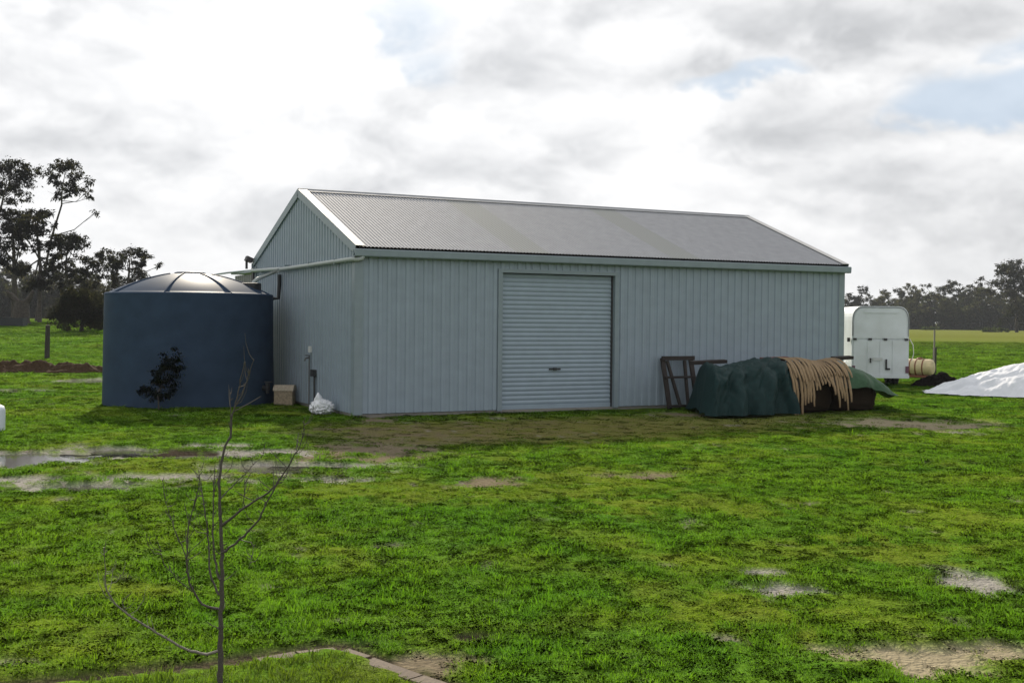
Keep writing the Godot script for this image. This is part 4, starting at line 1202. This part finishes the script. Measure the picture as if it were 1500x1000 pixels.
# ------------------------------------------------------------------ horse float
func make_trailer() -> void:
	var white := grimy(mat(Color(0.60, 0.645, 0.68), 0.42, {"metallic_specular": 0.5}), noise_texture(0.006, Color(0.92, 0.92, 0.91), Color(1, 1, 1), 5, 61), 2.6)
	var black := mat(Color(0.02, 0.02, 0.022), 0.6)
	var rubber := mat(Color(0.018, 0.018, 0.018), 0.85)
	var t := thing("horse_trailer", "white enclosed horse trailer parked behind the right end of the shed", "trailer", Vector3(10.86, 0, -35.0), -0.10)
	var prof := PackedVector2Array([Vector2(-0.82, 0.34), Vector2(0.82, 0.34)])
	for k in 8:
		var a := k / 7.0 * PI * 0.5
		prof.append(Vector2(0.50 + 0.32 * pow(cos(a), 0.8), 1.96 + 0.42 * pow(sin(a), 0.9)))
	for k in 8:
		var a := (1.0 - k / 7.0) * PI * 0.5
		prof.append(Vector2(-0.50 - 0.32 * pow(cos(a), 0.8), 1.96 + 0.42 * pow(sin(a), 0.9)))
	var mb := MB.new()
	mb.extrude(prof, Vector3(0, 0, -3.4), Vector3.RIGHT, Vector3.UP, Vector3.BACK, 3.4)
	obj("body", mb.done(), white, t)
	# rear frame, upper door, ramp
	var inner := PackedVector2Array()
	for p in prof: inner.append(Vector2(p.x * 0.93, 1.38 + (p.y - 1.38) * 0.94))
	mb = MB.new()
	var up := PackedVector2Array([Vector2(-0.76, 1.43), Vector2(0.76, 1.43)])
	for k in range(2, 18): up.append(inner[k])
	mb.extrude(up, Vector3.ZERO, Vector3.RIGHT, Vector3.UP, Vector3.BACK, 0.022)
	obj("upper_door", mb.done(), white, t)
	mb = MB.new()
	var arc := []
	var arc_r := []
	for k in range(1, 18):
		arc.append(Vector3(prof[k].x * 0.975, prof[k].y - 0.035, 0.012) if k > 1 else Vector3(0.80, 1.5, 0.012))
		arc_r.append(0.011)
	arc.append(Vector3(-0.80, 1.5, 0.012)); arc_r.append(0.016)
	mb.tube(arc, arc_r, 6)
	obj("door_seal", mb.done(), mat(Color(0.16, 0.17, 0.18), 0.7), t)
	mb = MB.new()
	mb.box(Vector3(0, 2.20, 0.028), Vector3(0.95, 0.05, 0.02))
	obj("grab_bar", mb.done(), white, t)
	mb = MB.new()
	mb.box(Vector3(0, 0.86, 0.015), Vector3(1.54, 1.04, 0.03))
	obj("ramp", mb.done(), white, t)
	for x in [-0.36, 0.0, 0.36]:
		mb = MB.new()
		mb.box(Vector3(x, 0.86, 0.035), Vector3(0.03, 1.0, 0.012))
		obj("ramp_rib", mb.done(), white, t)
	mb = MB.new()
	mb.box(Vector3(0, 0.31, 0.03), Vector3(1.66, 0.09, 0.08))
	obj("rear_bumper", mb.done(), white, t)
	for x in [-0.74, -0.30, 0.14, 0.74]:
		mb = MB.new()
		mb.box(Vector3(x, 1.405, 0.04), Vector3(0.10, 0.06, 0.04))
		obj("hinge", mb.done(), black, t)
	mb = MB.new()
	mb.box(Vector3(0.17, 0.67, 0.055), Vector3(0.045, 0.30, 0.03))
	mb.box(Vector3(0.22, 0.535, 0.055), Vector3(0.12, 0.05, 0.03))
	obj("ramp_handle", mb.done(), black, t)
	mb = MB.new()
	mb.box(Vector3(-0.28, 0.78, 0.05), Vector3(0.04, 0.14, 0.03))
	obj("ramp_catch", mb.done(), black, t)
	mb = MB.new()
	mb.box(Vector3(-0.08, 0.82, 0.045), Vector3(0.28, 0.09, 0.012))
	obj("number_plate", mb.done(), mat(Color(0.45, 0.47, 0.47), 0.5), t)
	for x in [-0.77, 0.77]:
		mb = MB.new()
		mb.box(Vector3(x, 0.52, 0.03), Vector3(0.09, 0.20, 0.05))
		obj("tail_light", mb.done(), mat(Color(0.10, 0.03, 0.06), 0.35), t)
	mb = MB.new()
	mb.tube([Vector3(0.84, 1.42, 0.02), Vector3(0.93, 1.25, 0.04), Vector3(0.95, 1.0, 0.05), Vector3(0.90, 0.78, 0.04)], [0.014, 0.014, 0.014, 0.014], 6)
	obj("ramp_rope", mb.done(), mat(Color(0.6, 0.6, 0.55), 0.8), t)
	mb = MB.new()
	mb.box(Vector3(-0.88, 1.38, -0.2), Vector3(0.08, 0.12, 0.06))
	obj("side_marker", mb.done(), black, t)
	for s in [-1.0, 1.0]:
		mb = MB.new()
		mb.box(Vector3(s * 0.93, 0.66, -1.9), Vector3(0.24, 0.05, 1.6))
		mb.box(Vector3(s * 0.93, 0.52, -1.12), Vector3(0.24, 0.25, 0.04))
		mb.box(Vector3(s * 0.93, 0.52, -2.68), Vector3(0.24, 0.25, 0.04))
		obj("mudguard", mb.done(), white, t)
		for z in [-1.53, -2.27]:
			var roll := Basis(Vector3.FORWARD, -s * PI / 2)
			mb = MB.new()
			mb.lathe(PackedVector2Array([Vector2(0.18, 0.0), Vector2(0.30, 0.0), Vector2(0.325, 0.03), Vector2(0.325, 0.16), Vector2(0.30, 0.19), Vector2(0.18, 0.19)]), 28, Vector3(s * 0.83, 0.31, z), roll)
			var w := obj("wheel", mb.done(), rubber, t)
			mb = MB.new()
			mb.lathe(PackedVector2Array([Vector2(0.185, 0.17), Vector2(0.15, 0.14), Vector2(0.06, 0.16), Vector2(0.0, 0.17)]), 20, Vector3(s * 0.83, 0.31, z), roll)
			obj("rim", mb.done(), mat(Color(0.5, 0.5, 0.5), 0.4), w)
	mb = MB.new()
	mb.bar(Vector3(-0.6, 0.36, -3.4), Vector3(0, 0.40, -4.5), 0.06, 0.09)
	mb.bar(Vector3(0.6, 0.36, -3.4), Vector3(0, 0.40, -4.5), 0.06, 0.09)
	mb.tube([Vector3(0, 0.42, -4.3), Vector3(0, 0.0, -4.3)], [0.03, 0.05], 8)
	obj("drawbar", mb.done(), black, t)

# ------------------------------------------------------------------ right-hand paddock things
func make_right_things() -> void:
	var t := thing("spray_tank", "small cream cylindrical tank with brown straps beside the horse trailer", "tank", Vector3(14.15, 0.0, -41.2), -0.65)
	var roll := Basis(Vector3.FORWARD, PI / 2)
	var cream := grimy(mat(Color(0.62, 0.52, 0.30), 0.5), noise_texture(0.02, Color(0.8, 0.8, 0.8), Color(1, 1, 1), 4, 71, 256), 0.8)
	var strap_m := mat(Color(0.17, 0.06, 0.03), 0.7)
	var mb := MB.new()
	mb.lathe(PackedVector2Array([Vector2(0.0, -0.5), Vector2(0.2, -0.49), Vector2(0.27, -0.45), Vector2(0.29, -0.38), Vector2(0.29, 0.38), Vector2(0.27, 0.45), Vector2(0.2, 0.49), Vector2(0.0, 0.5)]), 36, Vector3(0, 0.36, 0), roll)
	obj("barrel", mb.done(), cream, t)
	for x in [-0.26, -0.06, 0.18]:
		mb = MB.new()
		mb.lathe(PackedVector2Array([Vector2(0.28, -0.022), Vector2(0.302, -0.02), Vector2(0.302, 0.02), Vector2(0.28, 0.022)]), 36, Vector3(x, 0.36, 0), roll)
		obj("strap", mb.done(), strap_m, t)
	mb = MB.new()
	mb.lathe(PackedVector2Array([Vector2(0.1, 0.63), Vector2(0.1, 0.69), Vector2(0.0, 0.70)]), 16, Vector3(0.02, 0, 0))
	obj("filler_cap", mb.done(), strap_m, t)
	mb = MB.new()
	mb.box(Vector3(0, 0.04, 0), Vector3(0.8, 0.10, 0.4))
	obj("cradle", mb.done(), strap_m, t)
	# fence posts
	var wood := grimy(mat(Color(0.055, 0.048, 0.040), 0.9), noise_texture(0.03, Color(0.5, 0.5, 0.5), Color(1, 1, 1), 4, 72, 256), 0.4)
	t = thing("fence_post", "fence post with a slim upper part right of the horse trailer", "fence post", Vector3(15.9, 0, -44.65))
	mb = MB.new()
	mb.tube([Vector3(0, -0.2, 0), Vector3(0.01, 0.98, 0)], [0.075, 0.07], 9)
	obj("timber_post", mb.done(), wood, t)
	mb = MB.new()
	mb.box(Vector3(-0.03, 0.9, 0.05), Vector3(0.05, 1.5, 0.05))
	obj("steel_stake", mb.done(), mat(Color(0.16, 0.15, 0.12), 0.7), t)
	mb = MB.new()
	mb.tube([Vector3(0, -0.3, 0), Vector3(0.02, 0.6, 0), Vector3(0.05, 1.38, 0.02)], [0.11, 0.105, 0.095], 9)
	var o := obj("fence_post", mb.done(), wood, self, Vector3(-20.14, 0.06, -51.4))
	tag(o, "lone dark timber fence post on the left beyond the dirt mound", "fence post")
	mb = MB.new()
	mb.bar(Vector3(-1.6, 0, 0), Vector3(0.6, 0.02, 0), 0.06, 0.06)
	for x in [-1.5, 0.4]: mb.bar(Vector3(x, -1.2, 0), Vector3(x, 0.02, 0), 0.07, 0.07, Vector3.RIGHT)
	o = obj("rail", mb.done(), mat(Color(0.16, 0.09, 0.06), 0.8), self, Vector3(16.2, 1.15, -50.0))
	tag(o, "thin rusty rail standing in the paddock right behind the horse trailer", "rail")
	# white tarpaulin over a heap
	var fold := FastNoiseLite.new()
	fold.seed = 31
	fold.frequency = 0.55
	fold.fractal_octaves = 5
	var white := mat(Color(0.62, 0.64, 0.68), 0.38, {"metallic_specular": 0.5})
	mb = MB.new()
	mb.sheet(150, 130, func(a, b):
		var x: float = lerpf(-4.6, 4.6, b)
		var z: float = lerpf(-2.3, 2.2, a)
		var zc := z + 0.35 * sin(x * 0.7)
		var r := sqrt(pow(x / 4.4, 2.0) + pow(zc / 2.05, 2.0)) + 0.05 * fold.get_noise_2d(x * 2.0, z * 2.0)
		var y: float = 0.93 * pow(maxf(0.0, 1.0 - pow(r, 2.1)), 1.0)
		var ridge: float = absf(fold.get_noise_2d(x * 0.9 + z * 1.6, z * 0.8 - x * 0.3))
		y += (0.10 - 0.30 * ridge) * 0.42 * smoothstep(1.05, 0.6, r) + (0.035 * fold.get_noise_2d(x * 4.0 + z * 3.0, z * 5.0) + 0.03 * (0.3 - absf(fold.get_noise_2d(x * 7.0 - z * 6.0, z * 9.0)))) * smoothstep(1.15, 0.7, r)
		y += 0.05 * exp(-pow((zc - 0.6 - x * 0.2) / 0.10, 2.0)) - 0.06 * exp(-pow((zc - 1.1 - x * 0.18) / 0.09, 2.0))
		var s := maxf(1.0, r / 1.02)
		return Vector3(x / s, maxf(y, 0.0) + 0.03 + 0.02 * fold.get_noise_2d(x * 5.0, z * 5.0), z / s))
	o = obj("white_tarp_heap", mb.done(), white, self, Vector3(15.6, 0.0, -32.4), Vector3(0, 0.10, 0))
	tag(o, "low heap under a crumpled white plastic tarpaulin at the right edge", "tarpaulin")
	make_mound("dark_mound", "low dark soil heap behind the tip of the white tarpaulin", "soil heap", Vector3(12.85, 0, -35.9), Vector2(0.85, 0.45), 0.40, Color(0.013, 0.011, 0.010), 83)
	make_mound("dirt_mound", "long low mound of red brown dirt on the left behind the tank", "dirt mound", Vector3(-15.6, 0, -39.4), Vector2(2.6, 0.9), 0.42, Color(0.085, 0.056, 0.034), 84)
	make_mound("dirt_mound", "reddish dirt mound running out of the left edge", "dirt mound", Vector3(-18.6, 0, -39.0), Vector2(2.0, 0.9), 0.36, Color(0.088, 0.058, 0.036), 85)
	# far left: trough, stump
	t = thing("water_trough", "long low dark trough under the gum trees at the left edge", "trough", Vector3(-38.4, 1.0, -88.0), 0.0)
	var trough_m := mat(Color(0.022, 0.026, 0.03), 0.85)
	for z in [-0.4, 0.4]:
		mb = MB.new()
		mb.box(Vector3(0, 0.32, z), Vector3(4.6, 0.64, 0.08))
		obj("long_side", mb.done(), trough_m, t)
	for x in [-2.26, 2.26]:
		mb = MB.new()
		mb.box(Vector3(x, 0.32, 0), Vector3(0.08, 0.66, 0.72))
		obj("end_wall", mb.done(), trough_m, t)
	mb = MB.new()
	mb.box(Vector3(0, 0.50, 0), Vector3(4.44, 0.04, 0.72))
	obj("water", mb.done(), mat(Color(0.03, 0.035, 0.03), 0.08), t)
	mb = MB.new()
	mb.tube([Vector3(0, -0.2, 0), Vector3(0, 0.4, 0), Vector3(0.05, 1.2, 0), Vector3(0.1, 1.9, 0)], [0.85, 0.66, 0.60, 0.55], 14)
	mb.tube([Vector3(-0.2, 1.6, 0), Vector3(-0.7, 2.3, 0.1), Vector3(-1.1, 2.6, 0.1)], [0.3, 0.22, 0.1], 8)
	mb.tube([Vector3(0.3, 1.6, 0), Vector3(0.8, 2.2, 0.1), Vector3(1.0, 2.7, 0.1)], [0.3, 0.2, 0.1], 8)
	o = obj("tree_stump", mb.done(), bark_m, self, Vector3(-38.9, 1.1, -94.0))
	tag(o, "thick broken tree stump behind the long trough", "stump")
	for p in [[112.0, -318.0, 1.6], [131.0, -330.0, 2.2], [106.5, -262.0, 2.0]]:
		tree("far_bush", ["low dark bush far out in the right paddock, left of the others", "low dark bush at the foot of the far tree line on the right", "low bush at the foot of the big gum at the right edge"][0 if p[0] == 112.0 else 1 if p[0] == 131.0 else 2], "bush", Vector3(p[0], 0, p[1]), [[0.0, 0.3], [0.1, 0.6]], [[-0.8 * p[2], 0.4, p[2], 0.5], [0.7 * p[2], 0.45, p[2], 0.6]], 0.1, 0.5, 2.5)

func make_mound(called: String, label: String, category: String, at: Vector3, half: Vector2, high: float, tone: Color, seed_: int) -> void:
	var lump := FastNoiseLite.new()
	lump.seed = seed_
	lump.frequency = 0.8
	lump.fractal_octaves = 5
	var mb := MB.new()
	mb.sheet(50, 90, func(a, b):
		var x: float = lerpf(-1.15, 1.15, b) * half.x
		var z: float = lerpf(-1.15, 1.15, a) * half.y
		var r := sqrt(pow(x / half.x, 2.0) + pow(z / half.y, 2.0)) + 0.25 * lump.get_noise_2d(x, z)
		var y: float = high * maxf(0.0, 1.0 - r * r) * (0.75 + 0.7 * lump.get_noise_2d(x * 1.2 + 40.0, z * 1.2)) + 0.10 * lump.get_noise_2d(x * 3.5, z * 3.5) * smoothstep(1.05, 0.5, r)
		return Vector3(x, y - 0.04 * smoothstep(0.8, 1.2, r) + 0.0, z))
	var o := obj(called, mb.done(), grimy(mat(tone, 0.95, {"metallic_specular": 0.1}), noise_texture(0.04, Color(0.5, 0.5, 0.5), Color(1, 1, 1), 6, seed_, 256), 0.8), self, at)
	tag(o, label, category)

# ------------------------------------------------------------------
func _ready() -> void:
	rng.seed = 20240611
	var cam := Camera3D.new()
	cam.name = "camera"
	cam.position = Vector3(0, 1.9, 0)
	cam.rotation = Vector3(deg_to_rad(-1.0825), 0, deg_to_rad(0.5409))
	cam.fov = 32.054
	cam.far = 6000.0
	cam.near = 0.1
	add_child(cam)
	cam.current = true
	var e := Environment.new()
	e.background_mode = Environment.BG_SKY
	e.sky = Sky.new()
	e.sky.sky_material = make_sky()
	e.background_energy_multiplier = 1.0
	e.tonemap_mode = Environment.TONE_MAPPER_LINEAR
	e.tonemap_exposure = 1.4
	e.fog_enabled = true
	e.fog_density = 0.0002
	e.fog_light_color = Color(0.86, 0.89, 0.92)
	e.sdfgi_enabled = true
	e.ssao_enabled = true
	e.ssil_enabled = true
	var we := WorldEnvironment.new()
	we.name = "environment"
	we.environment = e
	add_child(we)
	var sun := DirectionalLight3D.new()
	sun.name = "sun"
	sun.light_energy = 1.5
	sun.light_color = Color(1.0, 0.95, 0.87)
	sun.light_angular_distance = 1.2
	sun.shadow_enabled = true
	add_child(sun)
	sun.look_at_from_position(Vector3.ZERO, Vector3(sin(SUN_AZIMUTH) * cos(SUN_HEIGHT), -sin(SUN_HEIGHT), cos(SUN_AZIMUTH) * cos(SUN_HEIGHT)))

	noise_low.seed = 2; noise_low.frequency = 0.16; noise_low.fractal_octaves = 3
	noise_mid.seed = 7; noise_mid.frequency = 0.85; noise_mid.fractal_octaves = 4
	noise_fine.seed = 13; noise_fine.frequency = 3.6; noise_fine.fractal_octaves = 3
	noise_warp.seed = 19; noise_warp.frequency = 1.3; noise_warp.fractal_octaves = 4
	make_ground()
	make_shed()
	make_tank()
	make_trees()
	make_trailer()
	make_pile()
	make_right_things()
	make_small_things()
	make_edging()
	make_sapling()
	make_grass()
